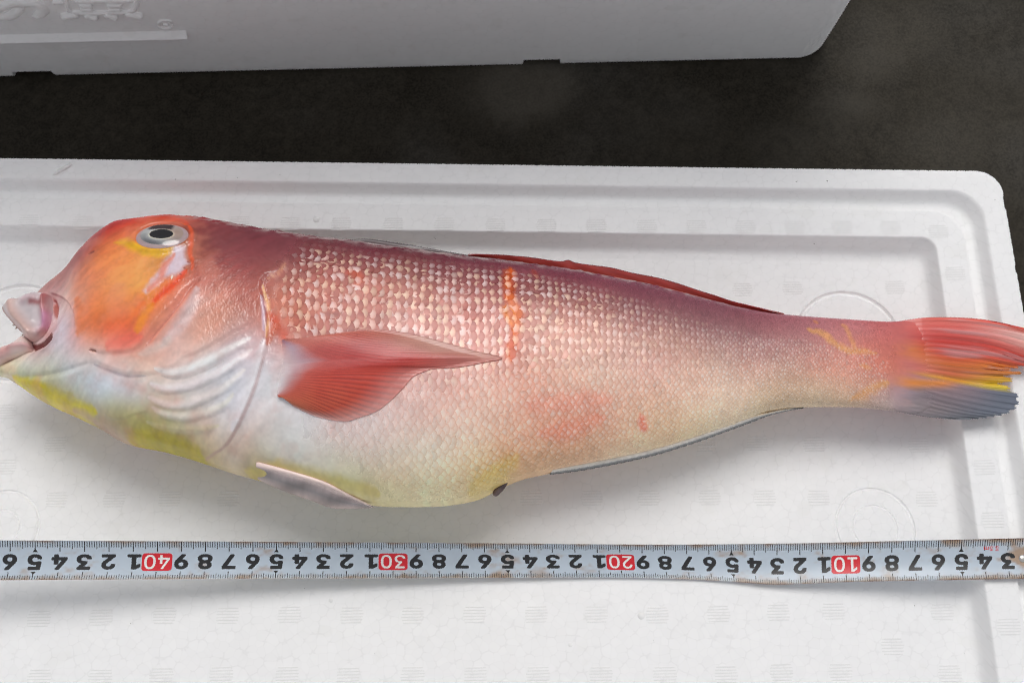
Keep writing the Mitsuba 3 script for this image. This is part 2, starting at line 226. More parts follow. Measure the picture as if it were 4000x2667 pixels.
          ('red_blotch', 0.236, (208, 112, 96), 0.7, 0.8), ('red_blotch2', 0.512, (208, 138, 118), 0.6, 1.0), ('red_blotch3', 0.512, (206, 146, 130), 0.5, 1.0)],
 'fills': [('mouth_gap', 0.06, (96, 36, 34), 0.95, 0.1), ('max_gap', 0.07, (150, 70, 64), 0.85, 0.2), ('white_patch', 0.16, (194, 184, 194), 0.9, 0.9), ('yellow_under', 0.16, (204, 164, 44), 0.85, 0.6)],
 'skin': [[-20.81, 17.95, 165, 120, 115], [-21.04, 17.54, 172, 130, 128], [-19.75, 18.15, 148, 92, 88], [-18.37, 18.54, 150, 70, 62], [-17.49, 19.35, 172, 70, 52], [-16.76, 20.07, 184, 70, 52], [-15.37, 20.51, 186, 64, 42],
          [-14.55, 20.36, 168, 70, 56], [-20.72, 16.82, 197, 160, 160], [-19.9, 16.18, 197, 184, 188], [-18.69, 15.24, 203, 196, 203], [-19.42, 16.21, 209, 199, 196], [-20.07, 15.4, 194, 176, 176], [-18.55, 14.62, 199, 188, 196],
          [-19.28, 14.42, 194, 179, 184], [-17.93, 14.16, 203, 169, 169], [-19.94, 14.39, 176, 140, 138], [-18.53, 16.61, 203, 140, 116], [-17.84, 16.91, 205, 136, 108], [-17.38, 17.63, 214, 136, 92], [-16.97, 18.35, 212, 136, 86],
          [-16.83, 16.91, 210, 142, 92], [-15.87, 16.87, 214, 150, 94], [-15.39, 17.28, 214, 160, 102], [-15.11, 17.71, 208, 156, 90], [-16.06, 15.68, 206, 128, 86], [-16.96, 15.35, 202, 118, 74], [-17.44, 15.38, 204, 118, 62],
          [-17.55, 14.65, 205, 118, 72], [-16.66, 14.42, 214, 116, 86], [-15.7, 14.2, 214, 102, 82], [-15.16, 14.36, 202, 98, 80], [-15.05, 15.0, 206, 116, 70], [-15.31, 15.66, 210, 132, 74], [-14.72, 15.28, 210, 128, 62],
          [-14.43, 15.85, 208, 104, 52], [-15.77, 16.26, 210, 146, 84], [-15.06, 16.45, 212, 148, 82], [-17.28, 16.73, 206, 132, 96], [-16.58, 17.54, 212, 140, 92], [-14.37, 16.66, 204, 110, 62], [-13.96, 16.35, 200, 92, 48],
          [-14.55, 15.37, 206, 118, 70], [-13.5, 16.87, 186, 104, 84], [-13.86, 15.66, 194, 122, 104], [-14.28, 14.63, 192, 136, 120], [-14.59, 14.09, 196, 146, 132], [-13.17, 15.85, 203, 171, 164], [-13.41, 14.9, 205, 181, 179],
          [-13.77, 13.99, 214, 194, 190], [-13.75, 19.65, 122, 62, 62], [-12.42, 19.48, 118, 60, 62], [-11.74, 18.96, 118, 62, 66], [-10.66, 18.11, 126, 66, 70], [-13.13, 18.71, 122, 66, 66], [-12.75, 17.76, 142, 76, 74],
          [-12.21, 16.68, 172, 106, 92], [-11.74, 15.87, 188, 126, 106], [-11.18, 16.93, 156, 88, 84], [-11.0, 15.69, 168, 106, 96], [-12.29, 14.51, 194, 142, 118], [-12.87, 14.89, 190, 136, 116], [-11.58, 14.52, 188, 142, 132],
          [-10.64, 16.95, 140, 76, 74], [-10.7, 16.1, 166, 100, 92], [-10.43, 15.3, 176, 130, 122], [-11.29, 15.09, 178, 128, 112], [-13.03, 17.3, 150, 80, 74], [-12.96, 13.98, 196, 152, 132], [-14.54, 13.31, 209, 175, 158],
          [-15.46, 13.41, 209, 190, 175], [-16.21, 13.39, 209, 194, 184], [-13.65, 13.55, 214, 171, 156], [-14.72, 13.0, 214, 188, 169], [-16.79, 13.52, 201, 196, 192], [-20.63, 13.81, 203, 201, 194], [-19.16, 13.86, 201, 199, 194],
          [-17.58, 13.41, 199, 196, 190], [-18.44, 13.28, 188, 190, 188], [-20.59, 13.43, 192, 194, 181], [-18.24, 12.89, 192, 199, 203], [-16.59, 12.55, 199, 203, 214], [-15.84, 12.27, 199, 201, 211], [-17.03, 12.19, 199, 203, 214],
          [-15.28, 12.01, 196, 199, 205], [-19.71, 12.67, 172, 164, 104], [-18.72, 12.13, 176, 164, 92], [-20.93, 13.18, 172, 172, 116], [-21.77, 13.52, 192, 192, 160], [-17.67, 11.7, 174, 160, 96], [-17.05, 11.38, 164, 138, 112],
          [-16.47, 11.76, 178, 172, 126], [-15.52, 11.56, 180, 174, 124], [-14.97, 11.39, 172, 166, 112], [-13.61, 12.45, 203, 201, 201], [-12.18, 13.17, 209, 209, 211], [-10.83, 14.07, 199, 188, 192], [-13.24, 11.87, 196, 192, 184],
          [-12.14, 12.24, 184, 184, 184], [-11.1, 12.91, 186, 184, 190], [-11.77, 11.99, 196, 194, 194], [-14.68, 10.95, 178, 170, 112], [-13.86, 10.44, 168, 156, 66], [-13.06, 10.02, 164, 142, 52], [-15.28, 10.62, 170, 164, 96],
          [-15.92, 10.67, 172, 156, 128], [-16.64, 10.83, 172, 150, 140], [-12.42, 10.46, 199, 186, 164], [-11.42, 11.1, 205, 196, 196], [-11.91, 10.08, 214, 196, 166], [-10.71, 12.06, 216, 209, 214], [-13.12, 10.94, 184, 177, 160],
          [-11.41, 11.65, 188, 184, 190], [-9.65, 12.05, 205, 203, 201], [-9.63, 11.06, 201, 194, 188], [-10.74, 10.31, 201, 179, 166], [-11.24, 9.7, 199, 192, 186], [-9.13, 9.81, 205, 203, 199], [-9.77, 9.35, 184, 172, 134],
          [-10.8, 9.29, 172, 152, 94], [-9.34, 12.91, 203, 199, 201], [-9.28, 11.55, 209, 209, 211], [-9.02, 19.07, 114, 64, 67], [-7.1, 18.76, 112, 60, 65], [-5.21, 18.46, 114, 64, 67], [-3.34, 18.23, 114, 62, 67],
          [-1.46, 18.02, 118, 68, 74], [1.35, 17.76, 124, 74, 80], [4.19, 17.46, 128, 78, 85], [6.09, 16.99, 128, 78, 85], [8.0, 16.57, 130, 82, 88], [9.94, 16.22, 138, 88, 92], [11.87, 15.93, 160, 102, 104], [13.89, 15.94, 178, 116, 116],
          [-8.81, 17.97, 126, 68, 74], [-6.06, 17.91, 130, 72, 80], [-3.28, 17.51, 132, 76, 82], [-0.88, 17.22, 140, 84, 88], [2.27, 16.99, 130, 78, 84], [2.63, 16.38, 158, 110, 104], [5.1, 16.63, 126, 76, 82], [5.62, 15.91, 140, 90, 90],
          [7.95, 16.05, 126, 76, 82], [8.28, 15.34, 150, 102, 98], [10.24, 15.41, 136, 86, 88], [10.97, 14.86, 162, 114, 108], [12.81, 15.41, 160, 108, 104], [-9.04, 17.01, 180, 128, 116], [-7.78, 17.06, 186, 134, 124],
          [-5.95, 16.9, 192, 148, 136], [-4.12, 16.5, 190, 148, 136], [-6.71, 15.38, 186, 136, 126], [-4.91, 15.02, 190, 150, 140], [-2.3, 16.1, 194, 150, 140], [-1.36, 14.81, 195, 145, 135], [1.33, 15.73, 182, 138, 124],
          [3.16, 15.36, 184, 142, 126], [5.95, 14.9, 184, 142, 126], [7.84, 14.5, 182, 142, 126], [9.77, 14.37, 182, 138, 124], [-8.52, 15.75, 186, 138, 122], [-3.12, 14.53, 190, 148, 140], [-9.72, 15.32, 180, 96, 68],
          [-9.27, 14.36, 176, 88, 66], [-9.23, 15.73, 190, 120, 92], [0.44, 13.61, 195, 156, 142], [2.23, 13.37, 205, 177, 162], [4.05, 13.14, 205, 179, 164], [5.91, 13.65, 201, 166, 156], [7.81, 13.64, 207, 177, 158],
          [10.74, 14.26, 194, 152, 138], [12.73, 14.42, 190, 138, 122], [13.73, 14.31, 204, 142, 120], [-0.44, 12.63, 209, 175, 162], [-8.21, 10.41, 203, 199, 196], [-6.46, 10.4, 205, 192, 188], [-4.72, 10.41, 207, 190, 181],
          [-3.02, 11.13, 208, 184, 173], [-1.3, 11.88, 208, 179, 166], [-3.0, 9.83, 207, 199, 184], [-5.59, 9.46, 203, 199, 188], [-6.49, 9.1, 203, 194, 164], [-5.66, 8.6, 209, 201, 160], [-3.91, 8.49, 216, 207, 173],
          [-2.14, 8.82, 218, 205, 171], [-0.92, 9.35, 202, 180, 134], [-0.04, 9.75, 202, 170, 134], [0.48, 10.56, 211, 179, 156], [1.36, 11.25, 200, 156, 136], [2.27, 10.68, 198, 164, 138], [4.07, 11.44, 200, 160, 140],
          [5.03, 10.97, 220, 199, 171], [5.92, 11.82, 200, 172, 144], [7.81, 12.4, 220, 194, 171], [9.75, 13.09, 220, 194, 171], [7.88, 11.55, 216, 196, 156], [10.79, 12.71, 202, 182, 144], [12.75, 13.27, 202, 176, 142],
          [-7.53, 9.48, 205, 201, 188], [-1.28, 10.55, 211, 188, 171], [14.87, 15.6, 192, 120, 106], [14.74, 14.2, 206, 140, 118], [14.75, 13.22, 196, 166, 132], [16.83, 14.57, 196, 108, 84], [16.81, 16.01, 188, 96, 88],
          [16.74, 13.22, 166, 142, 142], [13.77, 13.17, 200, 170, 142], [15.61, 16.33, 180, 108, 108]],
 'eye': [-15.04, 19.131, 6.231],
 'scale_x': [-10.104, 17.071],
 'jaw': {'upper': [[-20.828, 17.305], [-21.133, 17.367], [-21.424, 17.348], [-21.735, 17.263], [-21.984, 17.162], [-22.233, 17.225], [-22.454, 17.129], [-22.663, 16.964], [-22.755, 16.812], [-22.619, 16.556], [-22.367, 16.315],
                   [-22.081, 16.045], [-21.802, 15.803], [-21.524, 15.563], [-21.336, 15.413], [-21.253, 15.273], [-21.099, 15.14], [-20.879, 15.047], [-20.699, 15.013], [-20.506, 15.066], [-20.293, 15.174], [-20.12, 15.315],
                   [-20.016, 15.583], [-19.941, 15.958], [-20.008, 16.441], [-20.189, 16.927], [-20.435, 17.196]],
         'lower': [[-23.192, 14.338], [-22.813, 14.525], [-22.353, 14.721], [-22.02, 14.859], [-21.808, 14.899], [-21.513, 15.091], [-21.273, 15.286], [-21.063, 15.182], [-20.884, 14.936], [-20.807, 14.723], [-20.923, 14.535],
                   [-21.201, 14.408], [-21.566, 14.312], [-22.0, 14.142], [-22.22, 13.999], [-22.71, 13.973], [-23.132, 14.022]],
         'r_lip': [[-22.102, 16.801], [-21.904, 16.355], [-21.361, 15.77], [-20.804, 15.242]],
         'r_fold': [[-20.407, 16.976], [-20.359, 16.523], [-20.2, 16.008], [-20.114, 15.582], [-20.281, 15.213]],
         'r_knob': [[-21.415, 16.909], [-21.16, 16.959], [-20.943, 16.881]],
         'r_mauve': [[-20.186, 16.006], [-20.182, 15.642]],
         'r_red': [[-20.411, 17.003], [-20.373, 16.603], [-20.707, 16.695], [-21.066, 16.749]],
         'r_tip': [[-20.89, 15.07], [-20.524, 14.955], [-20.2, 15.075]],
         'r_inner': [[-22.671, 16.77], [-22.43, 16.422], [-22.004, 16.031], [-21.478, 15.553], [-21.31, 15.431]],
         'l_fold': [[-21.646, 14.679], [-21.248, 14.733], [-20.901, 14.764], [-20.674, 14.699]],
         'l_red': [[-22.606, 14.27], [-22.088, 14.421], [-21.787, 14.558]],
         'l_under': [[-21.933, 13.872], [-21.692, 14.038], [-21.287, 14.195], [-20.899, 14.288]],
         'teeth': [[-21.979, 15.988, 3.55, -0.9, -0.5], [-21.859, 15.854, 3.55, -0.7, -0.8], [-21.489, 15.531, 3.6, -0.6, -0.9], [-21.996, 14.923, 3.6, -0.3, 1]]},
 'tail_z': [2.56, 2.59, 2.1],
 'dorsal': [[[-2.041, 19.499, 3.672], [0.426, 19.265, 3.6], [2.398, 19.014, 3.55], [4.371, 18.721, 3.45], [6.34, 18.364, 3.35], [8.302, 17.901, 3.25], [10.257, 17.419, 3.15], [12.213, 17.098, 3.071]],
            [[-2.033, 19.493, 3.872], [-0.955, 19.537, 3.856], [0.422, 19.497, 3.8], [2.192, 19.306, 3.755], [2.488, 19.379, 3.745], [2.783, 19.261, 3.73], [4.359, 19.083, 3.65], [5.342, 18.862, 3.6], [6.717, 18.612, 3.53],
             [8.279, 18.136, 3.45], [10.221, 17.527, 3.35], [11.769, 17.148, 3.3], [12.159, 17.06, 3.271]]],
 'dorsal_front': [[[-7.502, 20.202, 3.72], [-5.509, 19.947, 3.72], [-3.528, 19.705, 3.65], [-1.944, 19.524, 3.62]], [[-7.504, 20.246, 3.72], [-6.716, 20.301, 3.72], [-5.52, 20.165, 3.72], [-3.534, 19.857, 3.65], [-1.946, 19.589, 3.62]]],
 'anal': [[[1.795, 9.767, 3.587], [2.347, 9.891, 3.569], [4.207, 10.31, 3.413], [6.065, 10.74, 3.461], [7.964, 11.361, 3.374], [9.897, 12.09, 3.28], [11.531, 12.644, 2.932]],
          [[1.672, 9.7, 2.919], [2.38, 9.789, 2.9], [4.257, 10.16, 2.8], [6.156, 10.631, 2.7], [8.086, 11.282, 2.6], [10.05, 12.04, 2.5], [11.837, 12.717, 2.436], [13.035, 12.979, 2.35]]],
 'pelvic': [[[-10.321, 9.524, 5.144], [-9.206, 9.254, 5.208], [-7.613, 8.824, 5.069], [-6.368, 8.353, 4.321], [-5.64, 8.1, 3.736]],
            [[-10.553, 9.181, 3.678], [-9.472, 8.715, 3.686], [-8.354, 8.346, 3.686], [-7.081, 7.982, 3.686], [-5.644, 8.055, 3.686]]],
 'vent': [-0.391, 8.985, 3.507],
 'tray': [-36.0, 24.0, -8.0, 25.6],
 'circles': [[16.092, 17.068, 2.45, 0.13, 0.1], [16.386, 8.152, 1.75, 0.06, 0.05], [16.386, 8.152, 1.0, 0.03, 0.015], [-23.713, 16.912, 2.4, 0.13, 0.1], [-22.696, 7.641, 1.65, 0.06, 0.05], [-22.696, 7.641, 0.8, 0.03, 0.015]],
 'vents': [[-20.34, 3.73, 0.0], [-17.65, 3.82, 0.0], [-14.93, 3.93, 0.0], [-12.19, 3.96, 0.0], [-9.51, 4.04, 0.0], [-6.81, 4.05, 0.0], [-4.16, 4.07, 0.0], [-1.47, 4.14, 0.0], [1.22, 4.19, 0.0], [3.83, 4.22, 0.0], [6.48, 4.22, 0.0],
           [9.14, 4.31, -0.0], [11.76, 4.4, 0.0], [14.18, 4.48, 0.0], [18.91, 4.51, 0.0], [16.58, 3.04, 0.0], [-19.92, 1.3, 0.0], [-17.33, 1.33, 0.0], [-14.75, 1.42, 0.0], [-12.2, 1.5, 0.0], [-9.39, 1.54, 0.0], [-6.79, 1.53, 0.0],
           [-4.05, 1.6, 0.0], [-1.37, 1.63, 0.0], [1.3, 1.67, 0.0], [3.98, 1.7, 0.0], [6.71, 1.74, 0.0], [9.33, 1.8, 0.0], [11.7, 1.92, 0.0], [14.24, 1.95, 0.0], [18.91, 1.96, 0.0], [-20.44, 8.93, 0.0], [-17.85, 8.96, 0.0],
           [-15.35, 9.03, 0.0], [-12.7, 9.07, 0.0], [0.96, 9.29, 0.0], [3.71, 9.32, 0.0], [6.28, 9.36, 0.0], [9.04, 9.41, 0.0], [11.54, 9.43, 0.0], [13.97, 9.46, 0.0], [18.86, 9.48, 0.0], [-20.92, 11.48, 0.0], [-23.5, 13.0, 0.0],
           [-23.02, 10.39, 0.0], [6.36, 11.85, 0.0], [8.97, 11.88, 0.0], [11.38, 11.96, 0.0], [13.99, 11.95, 0.0], [18.81, 11.97, 0.0], [11.18, 19.64, 0.0], [13.63, 19.75, 0.0], [18.62, 19.86, 0.0], [-23.57, 22.29, 1.09],
           [-20.92, 22.23, 1.09], [-13.32, 22.35, 1.09], [-10.84, 22.33, 1.09], [-8.37, 22.35, 1.09], [-5.83, 22.38, 1.09], [-3.36, 22.42, 1.09], [-0.88, 22.41, 1.09], [1.6, 22.42, 1.09], [4.03, 22.43, 1.09], [6.47, 22.45, 1.09],
           [8.9, 22.46, 1.09], [11.28, 22.49, 1.09], [13.67, 22.5, 1.09], [16.01, 22.54, 1.09], [18.34, 22.55, 1.09], [20.65, 22.37, 1.09], [21.17, 20.16, 1.09], [21.18, 10.71, 1.09], [21.22, 8.37, 1.09], [21.23, 3.83, 1.09]],
 'blisters': [[5.78, 4.193, 0.0, 0.16], [-9.594, 22.591, 1.08, 0.17], [-7.759, 4.666, 0.0, 0.1], [9.991, 5.79, 0.0, 0.08], [2.684, 2.935, 0.0, 0.09]],
 'specks': [[-16.591, 24.473, 1.43, 0.035], [-11.502, 24.814, 1.43, 0.03], [-13.577, 24.614, 1.43, 0.025], [13.879, 24.803, 1.43, 0.05], [15.382, 24.873, 1.43, 0.045], [14.547, 21.625, 1.09, 0.03], [-3.77, 21.639, 1.09, 0.03],
            [5.018, 6.293, 0.0, 0.025], [6.256, 3.16, 0.0, 0.02], [23.478, 23.936, 1.43, 0.03], [-8.941, 5.172, 0.0, 0.02], [-16.354, 3.601, 0.0, 0.025], [-5.73, 2.47, 0.0, 0.02], [17.727, 4.769, 0.0, 0.025], [10.89, 7.711, 0.0, 0.02],
            [19.639, 2.788, 0.0, 0.02], [-11.823, 7.222, 0.0, 0.02], [0.192, 7.475, 0.0, 0.018]],
 'flash': [-22.216, 24.927],
 'box': [[17.616, 34.856], [0.99908, 0.04289]],
 'notches': [[-17.247, -15.123, 0.62], [-45.424, -43.145, 0.62]],
 'emboss': {'no': [[[[-43.89, 5.89], [-43.15, 6.51], [-42.24, 6.82], [-41.37, 6.75], [-41.2, 6.33], [-41.38, 5.96], [-42.0, 5.62]], 0.3, 0.22], [[[-42.17, 6.53], [-42.65, 6.04], [-43.18, 5.74], [-43.71, 5.72]], 0.3, 0.22]],
            'kuro': [[[[-39.67, 7.23], [-39.91, 6.5], [-39.95, 6.07], [-39.35, 5.88], [-37.67, 5.83], [-36.92, 5.92], [-36.61, 6.27], [-36.35, 7.11]], 0.16, 0.14], [[[-39.49, 6.82], [-37.96, 6.81], [-36.51, 6.74]], 0.16, 0.14],
                     [[[-39.34, 6.48], [-38.67, 6.46]], 0.18, 0.16], [[[-39.4, 6.16], [-38.76, 6.14]], 0.16, 0.16], [[[-38.0, 6.43], [-37.24, 6.4]], 0.18, 0.16], [[[-38.06, 6.11], [-37.39, 6.09]], 0.16, 0.16],
                     [[[-40.58, 5.57], [-40.15, 5.66], [-39.65, 5.78]], 0.26, 0.24], [[[-39.32, 5.79], [-39.07, 5.58], [-38.77, 5.44]], 0.26, 0.24], [[[-38.35, 5.75], [-38.04, 5.54], [-37.79, 5.4]], 0.26, 0.24],
                     [[[-37.31, 5.76], [-36.9, 5.61], [-36.54, 5.42]], 0.26, 0.24], [[[-40.49, 6.88], [-40.18, 6.85], [-39.87, 6.9]], 0.22, 0.2]],
            'ring': [[[[-35.25, 4.73], [-35.35, 4.55], [-35.53, 4.42], [-35.73, 4.38], [-35.9, 4.44], [-35.99, 4.57], [-35.98, 4.76], [-35.88, 4.93], [-35.7, 5.06], [-35.5, 5.1], [-35.33, 5.05], [-35.24, 4.91], [-35.25, 4.73]], 0.07, 0.08],
                     [[[-35.74, 4.71], [-35.49, 4.68]], 0.12, 0.1]]},
 'ledge': [-45.544, 3.772, -34.777, 4.156],
 'blots': [[1.2, 33.2, 3.6, 0.55], [0.4, 33.9, 5, 0.25], [19.9, 34.5, 3, 0.35], [19.0, 32.1, 2.5, 0.3], [21.6, 36.9, 4, 0.25], [14.6, 29.0, 2.5, 0.2], [22.8, 29.0, 4, 0.15], [25.6, 31.5, 6, 0.12], [8.9, 29.3, 4, 0.1]],
 'tape': [[47.8, -22.688, 6.61, 2.9, -22.7, 5.009, 2.5], [46, -20.875, 6.648, 2.75, -20.913, 5.083, 2.35], [45, -19.874, 6.672, 2.65, -19.895, 5.108, 2.3], [40, -14.905, 6.783, 2.2, -14.948, 5.27, 1.75],
          [35, -9.973, 6.892, 1.75, -10.0, 5.43, 1.2], [30, -5.023, 6.977, 1.4, -5.017, 5.565, 0.75], [25, -0.108, 7.062, 1.05, -0.022, 5.694, 0.35], [20, 4.814, 7.111, 0.85, 4.976, 5.789, 0.18], [17, 7.79, 7.183, 0.6, 7.931, 5.756, 0.16],
          [15, 9.773, 7.248, 0.5, 9.883, 5.664, 0.2], [13, 11.795, 7.29, 0.55, 11.767, 5.562, 0.35], [10, 14.706, 7.332, 0.9, 14.635, 5.658, 0.75], [5, 19.577, 7.423, 1.45, 19.462, 5.746, 1.3], [3, 21.591, 7.487, 1.5, 21.454, 5.802, 1.35],
          [1.6, 23.006, 7.543, 1.5, 22.865, 5.847, 1.35]]}

# ------------------------------------------------------------------ materials
def foam_tone(base, warm, relief):
    def tone(p, n, uv):
        x, y = p.x * 100 + 40, p.y * 100 + p.z * 100 + 40
        wx, wy = x + 0.10 * noise(x * 3, y * 3), y + 0.10 * noise(x * 3 + 9, y * 3)
        f1, f2, w = voronoi(wx * 2.7, wy * 2.7)
        line = 1 - smoothstep(0.0, 0.20, f2 - f1)
        pit = (1 - smoothstep(0.0, 0.30, f2 - f1)) * smoothstep(0.62, 0.72, f1)
        cloud = fbm(x * 0.35, y * 0.35, 2.0, octaves=3) - 0.5
        k = 1 - relief * (0.020 * line + 0.04 * pit) + 0.022 * (w - 0.5) + 0.03 * cloud
        dirt = smoothstep(0.70, 0.80, fbm(x * 0.9, y * 0.9, 7.0, octaves=3)) * 0.06
        return mi.Color3f(*base) * k * (mi.Color3f(1) - mi.Color3f(*warm) * dirt * 6)
    return tone
def foam_bump(amount):
    def h(p, n, uv):
        x, y = p.x * 100 + 40, p.y * 100 + p.z * 100 + 40
        wx, wy = x + 0.10 * noise(x * 3, y * 3), y + 0.10 * noise(x * 3 + 9, y * 3)
        f1, f2, w = voronoi(wx * 2.7, wy * 2.7)
        return amount * (smoothstep(0.0, 0.22, f2 - f1) + 0.6 * w + 0.5 * noise(x * 6, y * 6))
    return h
def two(d): return {'type': 'twosided', 'bsdf': d}
def bumped(d, h, eps=3e-4): return two({'type': 'bumpmap', 'texture': proc(h, eps), 'scale': 1.0, 'bsdf': d})
scene['foam_white'] = bumped({'type': 'principled', 'base_color': proc(foam_tone((0.84, 0.84, 0.835), (0.05, 0.05, 0.07), 1.0)), 'roughness': 0.55, 'specular': 0.35}, foam_bump(0.000012))
scene['foam_grey'] = bumped({'type': 'principled', 'base_color': proc(foam_tone((0.84, 0.84, 0.83), (0.10, 0.11, 0.13), 0.7)), 'roughness': 0.6, 'specular': 0.3}, foam_bump(0.00013))
scene['foam_mark'] = two({'type': 'principled', 'base_color': {'type': 'rgb', 'value': [0.77, 0.77, 0.76]}, 'roughness': 0.6, 'specular': 0.3})
def floor_tone(p, n, uv):
    x, y = p.x * 100, p.y * 100
    a, b, c = fbm(x * 0.05, y * 0.05, 1.0, octaves=4), fbm(x * 0.22, y * 0.22, 5.0, octaves=4), fbm(x * 2.2, y * 2.2, 9.0, octaves=3)
    g = noise(x * 14, y * 14, 3.0); k = 0.60 + 0.4 * a + 0.35 * (b - 0.5) + 0.45 * (c - 0.5) + 0.5 * (g - 0.5)
    col = mix((0.040, 0.0345, 0.0255), (0.050, 0.0455, 0.0380), smoothstep(0.42, 0.66, a * 0.6 + b * 0.4)) * k
    def blot(cx, cy, r, s):
        d = dr.sqrt(dr.square(x - cx) + dr.square((y - cy) * 1.2)) / r + 0.9 * (b - 0.5) + 0.5 * (c - 0.5)
        return s * (1 - smoothstep(0.35, 1.0, d))
    for q in PTS['blots']: col = col + mi.Color3f(0.055, 0.050, 0.042) * blot(*q)
    return col
scene['wet_concrete'] = bumped({'type': 'principled', 'base_color': proc(floor_tone), 'roughness': proc(lambda p, n, uv: 0.42 + 0.25 * fbm(p.x * 30, p.y * 30, 2.0) + 0.1), 'specular': 0.10},
                               lambda p, n, uv: 0.0006 * fbm(p.x * 150, p.y * 150, 1.0, octaves=4))
vcol = {'type': 'mesh_attribute', 'name': 'vertex_color'}
def skin_bump(p, n, uv):
    return 0.00026 * fbm(p.x * 420, p.y * 420, p.z * 420, octaves=3) + 0.00012 * noise(p.x * 2200, p.y * 1400, p.z * 1500) * uv.x
scene['fish_skin'] = bumped({'type': 'principled', 'base_color': vcol, 'roughness': 0.32, 'specular': 0.5, 'clearcoat': 0.75, 'clearcoat_gloss': 0.97}, skin_bump, 2e-4)
scene['fish_scale'] = two({'type': 'principled', 'base_color': vcol, 'roughness': 0.40, 'specular': 0.42, 'metallic': 0.05, 'clearcoat': 0.30, 'clearcoat_gloss': 0.90})
scene['wet_flesh'] = bumped({'type': 'principled', 'base_color': vcol, 'roughness': 0.30, 'specular': 0.5, 'clearcoat': 0.8, 'clearcoat_gloss': 0.95}, lambda p, n, uv: 0.00025 * fbm(p.x * 500, p.y * 500, p.z * 500, octaves=3), 2e-4)
scene['fin'] = two({'type': 'principled', 'base_color': vcol, 'roughness': 0.36, 'specular': 0.5, 'clearcoat': 0.55, 'clearcoat_gloss': 0.90})
scene['eye_gloss'] = two({'type': 'principled', 'base_color': vcol, 'roughness': 0.12, 'specular': 0.55, 'clearcoat': 1.0, 'clearcoat_gloss': 0.99})
scene['tooth_brown'] = two({'type': 'principled', 'base_color': {'type': 'rgb', 'value': [0.30, 0.15, 0.08]}, 'roughness': 0.4})
scene['tape_white'] = two({'type': 'principled', 'base_color': vcol, 'roughness': 0.33, 'specular': 0.5})
scene['print_black'] = two({'type': 'principled', 'base_color': {'type': 'rgb', 'value': [0.016, 0.017, 0.018]}, 'roughness': 0.4})
scene['print_red'] = two({'type': 'principled', 'base_color': {'type': 'rgb', 'value': [0.62, 0.018, 0.03]}, 'roughness': 0.38})
scene['print_white'] = two({'type': 'principled', 'base_color': {'type': 'rgb', 'value': [0.78, 0.76, 0.74]}, 'roughness': 0.4})
scene['steel'] = two({'type': 'principled', 'base_color': {'type': 'rgb', 'value': [0.62, 0.60, 0.57]}, 'roughness': 0.3, 'metallic': 0.9})

# ------------------------------------------------------------------ ground
ZF = -2.6                                     # concrete, below the tray's inner floor (z = 0)
put('concrete_floor', (np.array([[-900, -900, ZF], [900, -900, ZF], [900, 900, ZF], [-900, 900, ZF]], float), np.array([[0, 1, 2, 3]])), 'wet_concrete')
labels['concrete_floor'] = {'label': 'dark wet concrete floor with pale scuffs under both foam boxes', 'category': 'floor', 'kind': 'structure'}

# ------------------------------------------------------------------ foam tray the fish lies in
rng = np.random.default_rng(4)
TX0, TX1, TY0, TY1 = PTS['tray']              # outer rim
SHELF, RIM = 1.08, 1.42
def loop(o, r, step=0.07):
    x0, x1, y0, y1 = TX0 + o, TX1 - o, TY0 + o, TY1 - o
    P = []
    def line(a, b, n): P.extend(np.linspace(a, b, n, endpoint=False))
    def arc(cx, cy, a0): P.extend([(cx + r * math.cos(a), cy + r * math.sin(a)) for a in np.linspace(a0, a0 + math.pi / 2, 16, endpoint=False)])
    nx, ny = 900, 420
    line((x0 + r, y0), (x1 - r, y0), 60); arc(x1 - r, y0 + r, -math.pi / 2)
    line((x1, y0 + r), (x1, y1 - r), ny); arc(x1 - r, y1 - r, 0)
    line((x1 - r, y1), (x0 + r, y1), nx); arc(x0 + r, y1 - r, math.pi / 2)
    line((x0, y1 - r), (x0, y0 + r), 60); arc(x0 + r, y0 + r, math.pi)
    return np.array(P)
prof = [(0.6, 1.0, ZF + 0.02), (0.15, 1.15, ZF + 0.35), (0.02, 1.2, RIM - 0.25), (0.0, 1.2, RIM - 0.10), (0.03, 1.2, RIM - 0.03), (0.10, 1.2, RIM), (0.6, 1.3, RIM + 0.01), (1.08, 1.45, RIM), (1.14, 1.5, RIM - 0.03),
        (1.22, 1.5, RIM - 0.12), (1.42, 1.5, RIM - 0.55), (1.50, 1.5, RIM - 0.66), (1.62, 1.5, RIM - 0.72), (1.98, 1.5, RIM - 0.74), (2.03, 1.5, RIM - 0.72), (2.08, 1.52, SHELF - 0.08), (2.10, 1.52, SHELF - 0.03), (2.15, 1.5, SHELF),
        (2.8, 1.1, SHELF + 0.005), (3.48, 0.7, SHELF), (3.53, 0.68, SHELF - 0.03), (3.57, 0.66, SHELF - 0.10), (3.72, 0.66, SHELF - 0.62), (3.82, 0.7, 0.22), (3.95, 0.75, 0.10), (4.15, 0.8, 0.03), (4.4, 0.8, 0.0)]
rings = []
